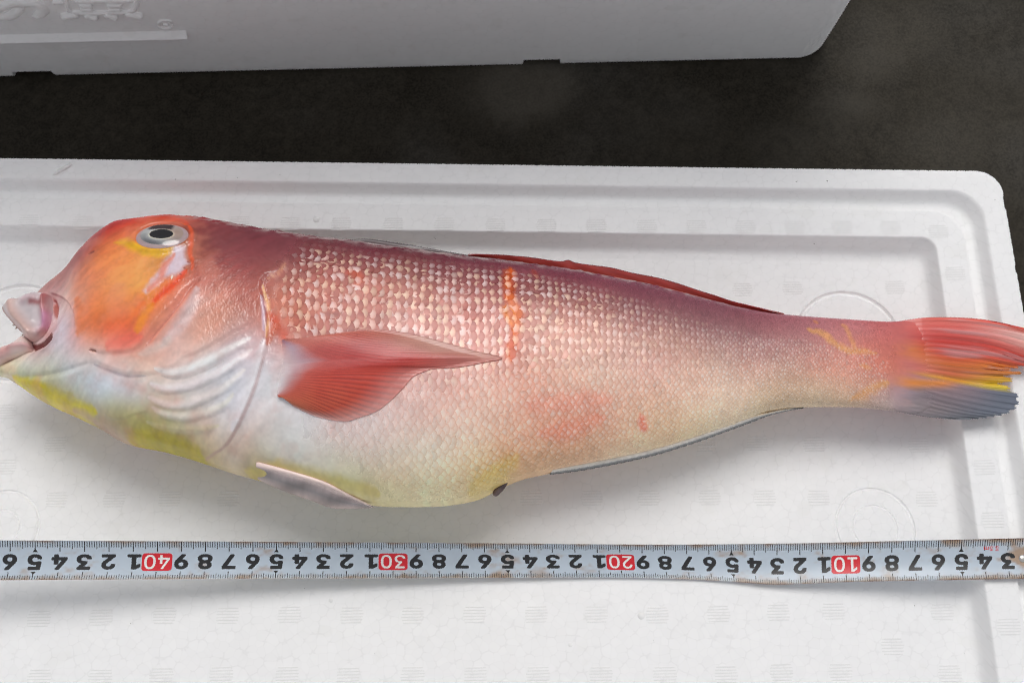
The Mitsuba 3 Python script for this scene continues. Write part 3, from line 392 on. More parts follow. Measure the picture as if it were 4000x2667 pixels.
for k, (o, r, z) in enumerate(prof):
    L = loop(o, r)
    if k in (2, 3, 4):                        # beads along the rim's outer edge
        s = np.cumsum(np.linalg.norm(np.diff(L, axis=0, append=L[:1]), axis=1)); cuts = np.cumsum(np.random.default_rng(8).uniform(0.28, 0.62, 900))
        i = np.searchsorted(cuts, s); lo = np.where(i > 0, cuts[i - 1], 0); f = (s - lo) / (cuts[i] - lo)
        dent = 0.055 * (1 - np.sqrt(np.clip(1 - (2 * f - 1) ** 2, 0, 1))) * (1 if k < 4 else 0.6)
        dent += 0.30 * np.exp(-((L[:, 0] - TX1) ** 2 + (L[:, 1] - (TY1 - 1.75)) ** 2) / 0.05) + 0.16 * np.exp(-((L[:, 0] - TX1) ** 2 + (L[:, 1] - (TY1 - 5.3)) ** 2) / 0.02)
        c = np.array([np.clip(L[:, 0], TX0 + 3, TX1 - 3), np.clip(L[:, 1], TY0 + 3, TY1 - 3)]).T
        n = L - c; n /= np.linalg.norm(n, axis=1, keepdims=True) + 1e-9
        L = L - n * dent[:, None]
    w = 0.012 * (meshkit.fbm(np.stack([L[:, 0] * 1.4, L[:, 1] * 1.4, np.full(len(L), k * 0.6)], -1), 3, 2) - 0.5)
    rings.append(np.column_stack([L, np.full(len(L), z) + w * (0 if k in (0, len(prof) - 1) else 1)]))
R = np.array(rings); nr, m = R.shape[:2]
V = np.concatenate([R.reshape(-1, 3), [[(TX0 + TX1) / 2, (TY0 + TY1) / 2, 0], [(TX0 + TX1) / 2, (TY0 + TY1) / 2, ZF + 0.02]]])
F = grid_faces(nr, m, True)[:, ::-1]
TH_ = np.linspace(0, 2 * np.pi, 120, endpoint=False)
def circ(cx, cy, r): return np.column_stack([cx + r * np.cos(TH_), cy + r * np.sin(TH_)])
inner = Polygon(R[-1, :, :2]); extra = []
for cx, cy, r, w, h in PTS['circles']:
    inner = inner.difference(Polygon(circ(cx, cy, r + w), [circ(cx, cy, r - w)]))
    pr = [(-1, 0), (-0.6, -0.55), (-0.2, -1), (0.2, -1), (0.6, -0.55), (1, 0)]
    extra.append((np.concatenate([np.column_stack([circ(cx, cy, r + d * w), np.full(120, z * h)]) for d, z in pr]), grid_faces(6, 120, True)[:, ::-1]))
for g in inner.geoms:
    v, f = trimesh.creation.triangulate_polygon(g, engine='earcut')
    if np.cross(v[f[0, 1]] - v[f[0, 0]], v[f[0, 2]] - v[f[0, 0]]) < 0: f = f[:, ::-1]
    extra.append((np.column_stack([v, 0 * v[:, 0]]), f))
j = np.arange(m); cap2 = np.stack([(j + 1) % m, j, np.full(m, nr * m + 1)], -1)
V, F = join([(V, np.concatenate([np.vstack([F[:, [0, 1, 2]], F[:, [0, 2, 3]]]), cap2]))] + extra)
put('foam_tray__shell', (V, F), 'foam_white', smooth=35)
labels['foam_tray'] = {'label': 'shallow white polystyrene tray with stepped rim, under the fish and the tape measure', 'category': 'foam tray'}
for x, y, z in PTS['vents']:
    lines, rr = [], 0.52
    for q in range(6):
        oy = (q - 2.5) * 0.125; half = math.sqrt(rr * rr - (oy * 0.9) ** 2) * rng.uniform(0.92, 1.0); tilt = rng.normal(0, 0.01) + 0.03
        a, b = x - half, x + half
        v = np.array([[a, y + oy - 0.022, z], [b, y + oy - 0.022, z], [b, y + oy + 0.022, z], [a, y + oy + 0.022, z], [a, y + oy, z + 0.016], [b, y + oy, z + 0.016]])
        v[:, 1] += (v[:, 0] - x) * tilt
        lines.append((v, np.array([[0, 1, 5], [0, 5, 4], [3, 5, 2], [3, 4, 5], [0, 4, 3], [1, 2, 5]])))
    put('foam_tray__vent_slots', join(lines), 'foam_mark')
x, y = PTS['flash']
put('foam_tray__foam_sliver', tube([(x - 0.40, y - 0.30, RIM + 0.02), (x, y, RIM + 0.06), (x + 0.45, y + 0.32, RIM + 0.05)], [0.05, 0.10, 0.06], flat=0.8), 'foam_mark', smooth=True)

for x, y, z, r in PTS['blisters']:
    m_ = trimesh.creation.icosphere(3, r); m_.apply_scale([1, 1, 0.35]); m_.apply_translation([x, y, z]); put('foam_tray__raised_bead', m_, 'foam_mark', smooth=True)
scene['grime'] = two({'type': 'principled', 'base_color': {'type': 'rgb', 'value': [0.10, 0.085, 0.065]}, 'roughness': 0.8})
specks = []
for x, y, z, r in PTS['specks']:
    th = np.linspace(0, 2 * np.pi, 9, endpoint=False); q = r * rng.uniform(0.5, 1.1, 9); P = np.column_stack([x + q * np.cos(th), y + 0.7 * q * np.sin(th), np.full(9, z + 0.012)])
    specks.append((np.concatenate([P, [[x, y, z + 0.03]]]), np.array([[i, (i + 1) % 9, 9] for i in range(9)])))
put('foam_tray__grime_specks', join(specks), 'grime'); labels['foam_tray__grime_specks'] = {'label': 'scattered tiny dark specks of dirt on the white foam', 'kind': 'stuff'}

# ------------------------------------------------------------------ foam box behind
(bx, by), (dx, dy) = PTS['box']               # front right bottom corner before rounding, direction of the front edge
BH, BW, BD, DRAFT = 22.0, 58.0, 30.0, 0.055
Bx = np.array([dx, dy]); By = np.array([-dy, dx])
def b2w(u, w, h):                             # u along the front from the right corner (negative to the left), w behind the front, h above the floor
    P = np.array([bx, by]) + np.multiply.outer(np.asarray(u, float), Bx) + np.multiply.outer(np.asarray(w, float), By)
    return np.concatenate([P, np.asarray(h, float)[..., None] + ZF], -1)
def bloop(o, r, n=12):
    u0, u1, w0, w1 = -BW - o, o, -o, BD + o
    P = []
    for cu, cw, a0 in ((u1 - r, w0 + r, -90), (u1 - r, w1 - r, 0), (u0 + r, w1 - r, 90), (u0 + r, w0 + r, 180)):
        P += [(cu + r * math.cos(math.radians(a)), cw + r * math.sin(math.radians(a))) for a in np.linspace(a0, a0 + 90, n)]
    return np.array(P)
prof = [(-0.45, 1.7, 0.0), (-0.18, 1.8, 0.05), (-0.06, 1.85, 0.14), (0.0, 1.9, 0.30)] + [(DRAFT * h, 1.9, h) for h in (2, 6, 12, 18, BH - 0.3)] + [(DRAFT * BH - 0.3, 2.2, BH)]
R = np.array([b2w(*bloop(o, r).T, np.full(48, h)) for o, r, h in prof]); nr, m = R.shape[:2]
V = np.concatenate([R.reshape(-1, 3), [R[0].mean(0), R[-1].mean(0)]])
F = grid_faces(nr, m, True)[:, ::-1]; j = np.arange(m)
F = np.concatenate([np.vstack([F[:, [0, 1, 2]], F[:, [0, 2, 3]]]), np.stack([(j + 1) % m, j, np.full(m, nr * m)], -1), np.stack([(nr - 1) * m + j, (nr - 1) * m + (j + 1) % m, np.full(m, nr * m + 1)], -1)])
shell = trimesh.Trimesh(V, F, process=False); shell.fix_normals()
import manifold3d as m3
def man(mesh): return m3.Manifold(m3.Mesh(np.asarray(mesh.vertices, np.float32), np.asarray(mesh.faces, np.uint32)))
body = man(shell)
for ua, ub, hh in PTS['notches']:
    c = trimesh.creation.box(bounds=[[0, 0, 0], [1, 1, 1]]); v = np.array(c.vertices)
    c.vertices = b2w(ua + (ub - ua) * v[:, 0] + (v[:, 2] - 0.5) * 0.1 * (2 * v[:, 0] - 1) * -1, -2 + 6 * v[:, 1], -0.5 + (hh + 0.5) * v[:, 2]); c.fix_normals()
    body = body - man(c)
mm = body.to_mesh()
put('foam_box__shell', (np.array(mm.vert_properties[:, :3], float), np.array(mm.tri_verts)), 'foam_grey', smooth=30)
labels['foam_box'] = {'label': 'tall greyish white polystyrene box with embossed characters, standing on the concrete behind the tray', 'category': 'foam box'}
def on_face(u, h, out): return b2w(u, -DRAFT * np.asarray(h, float) - out, h)
def stroke(pts, r, rise):
    """a raised, rounded stroke on the box front; pts (u, h)"""
    P = curve(pts, 24); d = np.gradient(P, axis=0); d /= np.linalg.norm(d, axis=1, keepdims=True) + 1e-9; nn = np.column_stack([-d[:, 1], d[:, 0]])
    e = np.sqrt(np.clip(1 - (2 * np.linspace(0, 1, 24) - 1) ** 8, 0.02, 1))
    cols = [(-1, -0.05), (-0.75, 0.6), (-0.3, 0.95), (0.3, 0.95), (0.75, 0.6), (1, -0.05)]
    G = np.array([on_face(*(P + nn * (k * r * e)[:, None]).T, np.full(24, z * rise) * (e if z > 0 else 1)) for k, z in cols])
    return G.reshape(-1, 3), grid_faces(6, 24)
for name, strokes in PTS['emboss'].items():
    put('foam_box__embossed_character' if name[0] != 'r' else 'foam_box__embossed_ring', join([stroke(s[0], s[1], s[2]) for s in strokes]), 'foam_grey', smooth=True)
u0, h0, u1, h1 = PTS['ledge']
G = np.array([on_face(np.full(2, u), np.array([h0, h1]) if q else np.array([h0, h1]), z) for u, z, q in ((u0, 0, 0),)])
lv = np.concatenate([on_face(np.array([u0, u1, u1, u0]), np.array([h1, h1, h0, h0]), np.array([-0.02, -0.02, 0.30, 0.30])), on_face(np.array([u0, u1]), np.array([h0 - 0.02, h0 - 0.02]), np.array([-0.05, -0.05]))])
put('foam_box__moulded_ledge', (lv, np.array([[0, 3, 2], [0, 2, 1], [3, 4, 5], [3, 5, 2], [1, 2, 5], [0, 4, 3]])), 'foam_grey')

# ------------------------------------------------------------------ fish: the body's smooth form
ST = np.array(PTS['stations'])                # T x y, M x y, B x y, half thickness, height of the middle plane
_sp = [PchipInterpolator(np.arange(len(ST)), ST[:, k]) for k in range(8)]
NT = len(ST) - 1
def form(t, phi):
    """a point of the undisplaced body: t along it (0 mouth .. NT tail), phi 0 back .. pi belly over the upper flank, pi .. 2 pi below"""
    q = [s(t) for s in _sp]
    v = (1 - np.cos(phi)) / 2
    a, b, c = (1 - v) * (1 - 2 * v), 4 * v * (1 - v), v * (2 * v - 1)
    x, y = q[0] * a + q[2] * b + q[4] * c, q[1] * a + q[3] * b + q[5] * c
    s = np.sin(phi)
    return np.stack([x, y, q[7] + q[6] * np.sign(s) * np.abs(s) ** 0.85], -1)
nt, n1, n2 = 1060, 350, 90
tt = np.linspace(0, NT, nt)
ph = np.concatenate([np.linspace(0, np.pi, n1), np.linspace(np.pi, 2 * np.pi, n2)[1:-1]]); nph = len(ph)
TT, PH = np.meshgrid(tt, ph, indexing='ij')
G0 = form(TT, PH)
def normals(G):
    e = np.concatenate([G[:, -1:], G, G[:, :1]], 1)
    N = np.cross(np.gradient(G, axis=0), np.gradient(e, axis=1)[:, 1:-1]); N /= np.linalg.norm(N, axis=-1, keepdims=True) + 1e-12
    return N
N0 = normals(G0)
if N0[nt // 2, n1 // 2, 2] < 0: N0 = -N0
X, Y = G0[:, :n1, 0], G0[:, :n1, 1]
D = np.zeros((nt, n1))
def near(P, pad):
    P = np.asarray(P); return (X > P[:, 0].min() - pad) & (X < P[:, 0].max() + pad) & (Y > P[:, 1].min() - pad) & (Y < P[:, 1].max() + pad)
for name, A, w, soft in PTS['steps']:         # flaps of skin: the left of each line stands proud of its right
    P = curve(PTS['lines'][name], 30); k = near(P, 3.5 * w); d, s, u = pl(X[k], Y[k], P)
    env = sm(0, 0.14, u) * sm(0, 0.14, 1 - u); sd = d * s
    D[k] += A * env * (sm(-soft, soft, sd) * np.exp(-np.maximum(sd, 0) / w) - 0.12 * np.exp(-(np.maximum(-sd, 0) / (0.6 * w)) ** 2) * (sd < soft) * sm(-soft, soft, -sd))
for name, A, w in PTS['grooves']:
    P = curve(PTS['lines'][name], 30); k = near(P, 4 * w); d, s, u = pl(X[k], Y[k], P)
    D[k] += A * np.exp(-(d / w) ** 2) * sm(0, 0.12, u) * sm(0, 0.12, 1 - u)
D += sm(NT - 1.8, NT - 0.6, TT[:, :n1]) * (0.10 * (nz(X * 0.25, Y * 3.0, 1.6, 44) - 0.5))
ex, ey, ez = PTS['eye']
# socket round the eye
i0, j0 = np.unravel_index(np.argmin((X - ex) ** 2 + (Y - ey) ** 2), X.shape)
EC, EN = G0[i0, j0], N0[i0, j0]
e1 = np.cross([0, 1.0, 0], EN); e1 /= np.linalg.norm(e1); e2 = np.cross(EN, e1)
rel = G0[:, :n1] - EC; er = np.hypot(rel @ e1, rel @ e2 / 0.74)
ER = 1.12
D += np.where(er < 3, -0.22 * (1 - sm(ER * 0.86, ER * 1.04, er)) + 0.10 * np.exp(-((er - ER * 1.14) / 0.16) ** 2), 0)
D += 0.020 * (nz(X, Y, 2.2, 1) - 0.5) * (1 - sm(-9, -6, X)) + 0.012 * (nz(X, Y, 6, 2) - 0.5) * (1 - sm(-9, -6, X))
# ridge of wet slime and spine stumps along the back
ridge = np.exp(-((PH[:, :n1] - 0.36) / 0.10) ** 2) * sm(6.6, 8, TT[:, :n1]) * (1 - sm(20, 23, TT[:, :n1]))
D += ridge * (0.10 * np.clip(nz(X, Y, 5, 5) - 0.42, 0, 1) * 2.0)
G = G0.copy(); G[:, :n1] += N0[:, :n1] * D[..., None]
surf = LinearNDInterpolator(G[::5, 5:n1 - 4:4, :2].reshape(-1, 2), G[::5, 5:n1 - 4:4, 2].ravel())

# colour of the skin, with the dark reflected band along the back painted in
S = np.array(PTS['skin'])
cgrid = RBFInterpolator(S[:, :2], lin(S[:, 2:]), kernel='linear', smoothing=0.02, neighbors=40)
sub = np.ix_(np.arange(0, nt, 5), np.arange(0, n1, 4))
small = cgrid(np.stack([X[sub], Y[sub]], -1).reshape(-1, 2)).reshape(len(sub[0]), -1, 3)
from scipy.ndimage import gaussian_filter
small = np.stack([gaussian_filter(small[..., k], 2.0, mode='nearest') for k in range(3)], -1)
ci, cj = np.meshgrid(np.arange(nt) / 5, np.arange(n1) / 4, indexing='ij')
C = np.clip(np.stack([map_coordinates(small[..., k], [ci, cj], order=1, mode='nearest') for k in range(3)], -1), 0.004, 0.8)
n_fine, n_mid, n_big = nz(X, Y, 9, 3), nz(X, Y, 2.6, 4), nz(X, Y, 0.9, 6)
SC = np.zeros((nt, n1)) 
def wob(x, y, seed, amt): return x + amt * (nz(x, y, 1.6, 50 + seed) - 0.5) * 2 + 0.5 * amt * (nz(x, y, 5.0, 51 + seed) - 0.5) * 2, y + amt * (nz(x, y, 1.6, 60 + seed) - 0.5) * 2 + 0.5 * amt * (nz(x, y, 5.0, 61 + seed) - 0.5) * 2
def dab(C, X, Y, P, w, col, k=1.0, ragged=0.5, seed=0):
    P = curve(P, 30); m_ = (X > P[:, 0].min() - 3 * w) & (X < P[:, 0].max() + 3 * w) & (Y > P[:, 1].min() - 3 * w) & (Y < P[:, 1].max() + 3 * w)
    x, y = wob(X[m_], Y[m_], seed, min(0.9 * ragged * w, 0.22))
    d, s, u = pl(x, y, P)
    we = w * (0.35 + 0.65 * np.sqrt(np.clip(np.sin(np.pi * np.clip(u, 0, 1)), 0, 1)))
    a = (k * (1 - sm(0.15, 1.35, d / we)))[:, None]
    C[m_] = C[m_] * (1 - a) + lin(col) * a
def fill(C, X, Y, P, soft, col, k=1.0, ragged=0.5, seed=0):
    P = np.asarray(P, float); m_ = (X > P[:, 0].min() - 3 * soft) & (X < P[:, 0].max() + 3 * soft) & (Y > P[:, 1].min() - 3 * soft) & (Y < P[:, 1].max() + 3 * soft)
    x, y = wob(X[m_], Y[m_], seed, ragged * 0.2); Q = np.concatenate([P, P[:1]]); d = pl(x, y, Q)[0]; ins = np.zeros(x.shape, bool)
    for (x0, y0), (x1, y1) in zip(Q[:-1], Q[1:]): ins ^= ((y0 > y) != (y1 > y)) & (x < (x1 - x0) * (y - y0) / (y1 - y0 + 1e-12) + x0)
    a = (k * sm(-soft, soft, np.where(ins, d, -d)))[:, None] * (0.86 + 0.28 * nz(X[m_], Y[m_], 4.0, 70 + seed))[:, None]
    a = np.clip(a, 0, 1); C[m_] = C[m_] * (1 - a) + lin(col) * a
for q, (name, soft, col, k, rag) in enumerate(PTS['fills']): fill(C, X, Y, PTS['lines'][name], soft, col, k, rag, q)
for q, (name, w, col, k, rag) in enumerate(PTS['dabs']): dab(C, X, Y, PTS['lines'][name], w, col, k, rag, q)  # fold dabs paint bright ridge tops and shade beneath into the skin colour
head = 1 - sm(-9.5, -7.5, X)
streak = meshkit.fbm(np.stack([(X * 0.8 + Y * 0.9) * 0.8, (X * 0.7 - Y * 0.75) * 4.0, np.zeros_like(X)], -1), 3, 9)
C *= (1 + (0.22 * (n_mid - 0.5) + 0.20 * (n_fine - 0.5) + 0.28 * (streak - 0.5) * head))[..., None] * (1 + 0.25 * (n_big - 0.5)[..., None] * np.array([0.2, 1.0, 1.1]))
slime = ridge * sm(0.40, 0.58, nz(X * 1.0, Y * 2.2, 3.2, 5)) * 0.75
mot = (0.25 * sm(0.50, 0.72, nz(X, Y, 1.1, 33)) * (1 - sm(-12.5, -11.5, X)) * sm(9.5, 10.5, Y))[..., None]; C = C * (1 - mot) + lin((204, 142, 122)) * mot
mot2 = (0.35 * sm(0.55, 0.75, nz(X, Y, 1.7, 35)) * sm(8.5, 10.5, Y) * (1 - sm(-6, -4, X)))[..., None]; C = C * (1 - mot2 * np.array([0.10, 0.32, 0.36]))
lum = C @ np.array([0.25, 0.6, 0.15]); C = lum[..., None] + (1.08 - 0.20 * sm(3, 10, X))[..., None] * (C - lum[..., None]); C = 0.42 * (np.clip(C, 0.003, 1) / 0.42) ** 1.13
C = C * (1 - slime[..., None]) + lin((165, 148, 146)) * slime[..., None]
C = np.clip(C / LIGHT, 0.004, 0.84)
def fan(base, edge, nk, nrr, mid=None):
    """grid (nrr, nk, 2) of a fin from its base line out to its edge line"""
    B, E = curve(base, nk), curve(edge, nk); r = np.linspace(0, 1, nrr)[:, None, None]
    if mid is None: return B[None] * (1 - r) + E[None] * r
    M = curve(mid, nk); return B[None] * (1 - r) * (1 - 2 * r) + M[None] * 4 * r * (1 - r) + E[None] * r * (2 * r - 1)
def ramp(stops, k):
    s = np.array([q[0] for q in stops]); c = np.array([lin(q[1]) for q in stops]); return np.stack([np.interp(k, s, c[:, i]) for i in range(3)], -1)
L = PTS['lines']
# tail
nk, nrr = 520, 170
XY = fan(L['tail_base'], L['tail_edge'], nk, nrr, L['tail_mid']); r, k = np.meshgrid(np.linspace(0, 1, nrr), np.linspace(0, 1, nk), indexing='ij')
rays = 21; wb = k * rays + 0.3 * (nz(r * 1.5, k * 9, 1.0, 3) - 0.5); cell = np.floor(wb)
rag = np.random.default_rng(5).uniform(0.88, 1.0, 80)[cell.astype(int)]; low = sm(0.50, 0.62, k); rag = rag * (1 - low) + (0.965 + 0.035 * rag) * low; inray = np.abs((wb - cell) * 2 - 1)
fine = 0.5 + 0.5 * np.cos(2 * np.pi * wb * 3)
shrink = 1 - (1 - rag * (1 - (0.10 - 0.075 * low) * inray ** 2 - (0.03 - 0.018 * low) * (1 - fine))) * sm(0.55, 1.0, r)
XYb = XY[0][None]; XY = XYb + (XY - XYb) * shrink[..., None]
zt = np.interp(r, [0, 0.25, 1], PTS['tail_z']) + 0.06 * np.sin(np.pi * k) * sm(0.1, 0.3, r) * (1 - sm(0.3, 0.6, r)) - 0.35 * sm(0.55, 1, k) * sm(0.3, 0.9, r) + 0.14 * np.cos(np.pi * 2 * k) * sm(0.25, 1, r)
zt = zt + 0.035 * (1 - inray) * sm(0.1, 0.4, r) + 0.012 * fine * sm(0.2, 0.6, r) - 0.10 * np.exp(-((k - 0.53) / 0.03) ** 2) * sm(0.2, 0.6, r) + 0.05 * (nz(XY[..., 0], XY[..., 1], 0.9, 3) - 0.5)
sb = G[:, :n1][TT[:, :n1] > NT - 3]; cb = C[TT[:, :n1] > NT - 3]; dist, who = cKDTree(sb[:, :2]).query(XY.reshape(-1, 2)); zb, dist = sb[who, 2].reshape(zt.shape), dist.reshape(zt.shape)
P = np.concatenate([XY, zt[..., None]], -1); skin_there = cb[who].reshape(nrr, nk, 3) * LIGHT
c = ramp([(0, (196, 84, 70)), (0.04, (200, 92, 82)), (0.12, (196, 80, 72)), (0.20, (184, 50, 42)), (0.32, (184, 58, 42)), (0.42, (190, 96, 40)), (0.50, (186, 92, 60)), (0.545, (196, 140, 40)), (0.575, (140, 112, 116)), (0.72, (118, 104, 110)), (0.88, (130, 118, 120)), (1, (128, 118, 122))], k)
outer = sm(0.42, 0.92, r)[..., None]
co = ramp([(0, (214, 60, 44)), (0.03, (206, 80, 62)), (0.07, (216, 176, 168)), (0.13, (214, 150, 140)), (0.20, (200, 66, 52)), (0.30, (206, 84, 66)), (0.38, (206, 120, 40)), (0.46, (196, 120, 60)), (0.52, (206, 170, 40)), (0.56, (190, 170, 60)), (0.585, (88, 94, 108)), (0.75, (100, 106, 118)), (1, (116, 118, 124))], k)
c = c * (1 - outer) + co * outer
inner = (1 - sm(0.0, 0.34, r + 0.10 * (nz(r * 3, k * 16, 1.0, 5) - 0.5) - 0.10 * np.exp(-((k - 0.45) / 0.15) ** 2)))[..., None]
ci_ = ramp([(0, (190, 92, 86)), (0.2, (188, 98, 92)), (0.30, (202, 126, 64)), (0.36, (198, 112, 66)), (0.46, (184, 100, 96)), (0.58, (192, 110, 96)), (0.62, (208, 128, 54)), (0.69, (206, 134, 58)), (0.74, (158, 136, 148)), (1, (150, 130, 134))], k); c = c * (1 - inner) + ci_ * inner
orange = (np.exp(-((k - (0.72 - 0.32 * r)) / 0.045) ** 2) * (1 - sm(0.40, 0.62, r)))[..., None] * 0.85; c = c * (1 - orange) + lin((206, 122, 36)) * orange
fromskin = (1 - sm(0.0, 0.27, r + 0.20 * (nz(k * 12, r * 2, 1.0, 13) - 0.5) + 0.10 * (nz(k * 40, r * 3, 1.0, 14) - 0.5)))[..., None]; c = c * (1 - fromskin) + skin_there * fromskin
sl = nz(r * 2.0, k * 60, 1.0, 6)[..., None]; c = c * (1 + (0.75 - 0.35 * low[..., None]) * (sl - 0.5) * sm(0.1, 0.4, r)[..., None])
lav = (sm(0.58, 0.75, nz(r * 2.2, k * 26, 1.0, 9)) * sm(0.2, 0.45, r) * (k < 0.55))[..., None] * 0.45; c = c * (1 - lav) + lin((178, 150, 152)) * lav
gro = (inray ** 4 * sm(0.15, 0.5, r) * (1 - 0.5 * low))[..., None] * 0.34; c = c * (1 - gro)
tail_P, tail_r, tail_c = P, r, np.clip(c / LIGHT, 0.004, 0.8)
endw = sm(NT - 3.0, NT - 1.0, TT[:, :n1] + 2.0 * (nz(X * 0.6, Y * 1.6, 2.0, 40) - 0.5)); sel = endw > 0
w2 = cKDTree(XY.reshape(-1, 2)).query(np.stack([X[sel], Y[sel]], -1))[1]; C[sel] = C[sel] * (1 - endw[sel][:, None]) + tail_c.reshape(-1, 3)[w2] * endw[sel][:, None]
Cfull = np.concatenate([C, np.repeat(C[:, -1:], nph - n1, 1)], 1)
mix_b = np.linspace(0, 1, nph - n1)[None, :, None]; Cfull[:, n1:] = C[:, -1:] * (1 - mix_b) + C[:, :1] * mix_b
UV = np.zeros((nt, nph, 2)); gl = (1 - sm(-8.4, -7.8, X)) * sm(-15.6, -14.6, X) * (Y > 12); UV[:, :n1, 0] = gl
V, k = G.reshape(-1, 3), nt * nph
mouth_in = G[0].mean(0) + np.array([1.6, 0, 0])
V = np.concatenate([V, [mouth_in, G[-1].mean(0)]]); j = np.arange(nph)
F = grid_faces(nt, nph, True)
F = np.concatenate([np.vstack([F[:, [0, 1, 2]], F[:, [0, 2, 3]]]), np.stack([j, (j + 1) % nph, np.full(nph, k)], -1), np.stack([(nt - 1) * nph + (j + 1) % nph, (nt - 1) * nph + j, np.full(nph, k + 1)], -1)])
a, b, c = V[F[nt * n1 // 2]]
if np.cross(V[F[(nt // 2) * nph + n1 // 2, 1]] - V[F[(nt // 2) * nph + n1 // 2, 0]], V[F[(nt // 2) * nph + n1 // 2, 2]] - V[F[(nt // 2) * nph + n1 // 2, 0]])[2] < 0: F = F[:, ::-1]
put('fish__body', (V, F), 'fish_skin', smooth=True, color=np.concatenate([Cfull.reshape(-1, 3), [alb((120, 50, 45)), alb((170, 90, 90))]]), uv=np.concatenate([UV.reshape(-1, 2), [[0, 0], [0, 0]]]))
labels['fish'] = {'label': 'pink and orange tilefish with open mouth and red pectoral fin, lying in the tray', 'category': 'fish'}

# ------------------------------------------------------------------ scales
rng = np.random.default_rng(11)
def samp(A, t, p): return np.stack([map_coordinates(A[..., k], [t / NT * (nt - 1), p / np.pi * (n1 - 1)], order=1, mode='nearest') for k in range(A.shape[-1])], -1)
xt = form(np.linspace(0, NT, 800), np.full(800, np.pi / 2)); tline = np.linspace(0, NT, 800)
def t_of_x(x): return np.interp(x, xt[:, 0], tline)
top, bot = form(tline, np.zeros(800)), form(tline, np.full(800, np.pi)); hgt = np.hypot(*(top - bot)[:, :2].T)
ROWS, SV, SF, SCOL, cnt = 60, [], [], [], 0
cols, x = [], PTS['scale_x'][0]
while x < PTS['scale_x'][1]:
    cols.append(x); x += 0.325 * (0.22 + 0.78 * np.interp(t_of_x(x), tline, hgt) / 11.3)
front = np.array(PTS['lines']['scale_front']); front = front[np.argsort(front[:, 1])]
uu = np.array([-0.55, 0.0, 0.45, 0.8, 1.0]); ww = np.array([-1, -0.62, 0, 0.62, 1.0])
U, W = np.meshgrid(uu, ww, indexing='ij'); SFACE = grid_faces(5, 5)
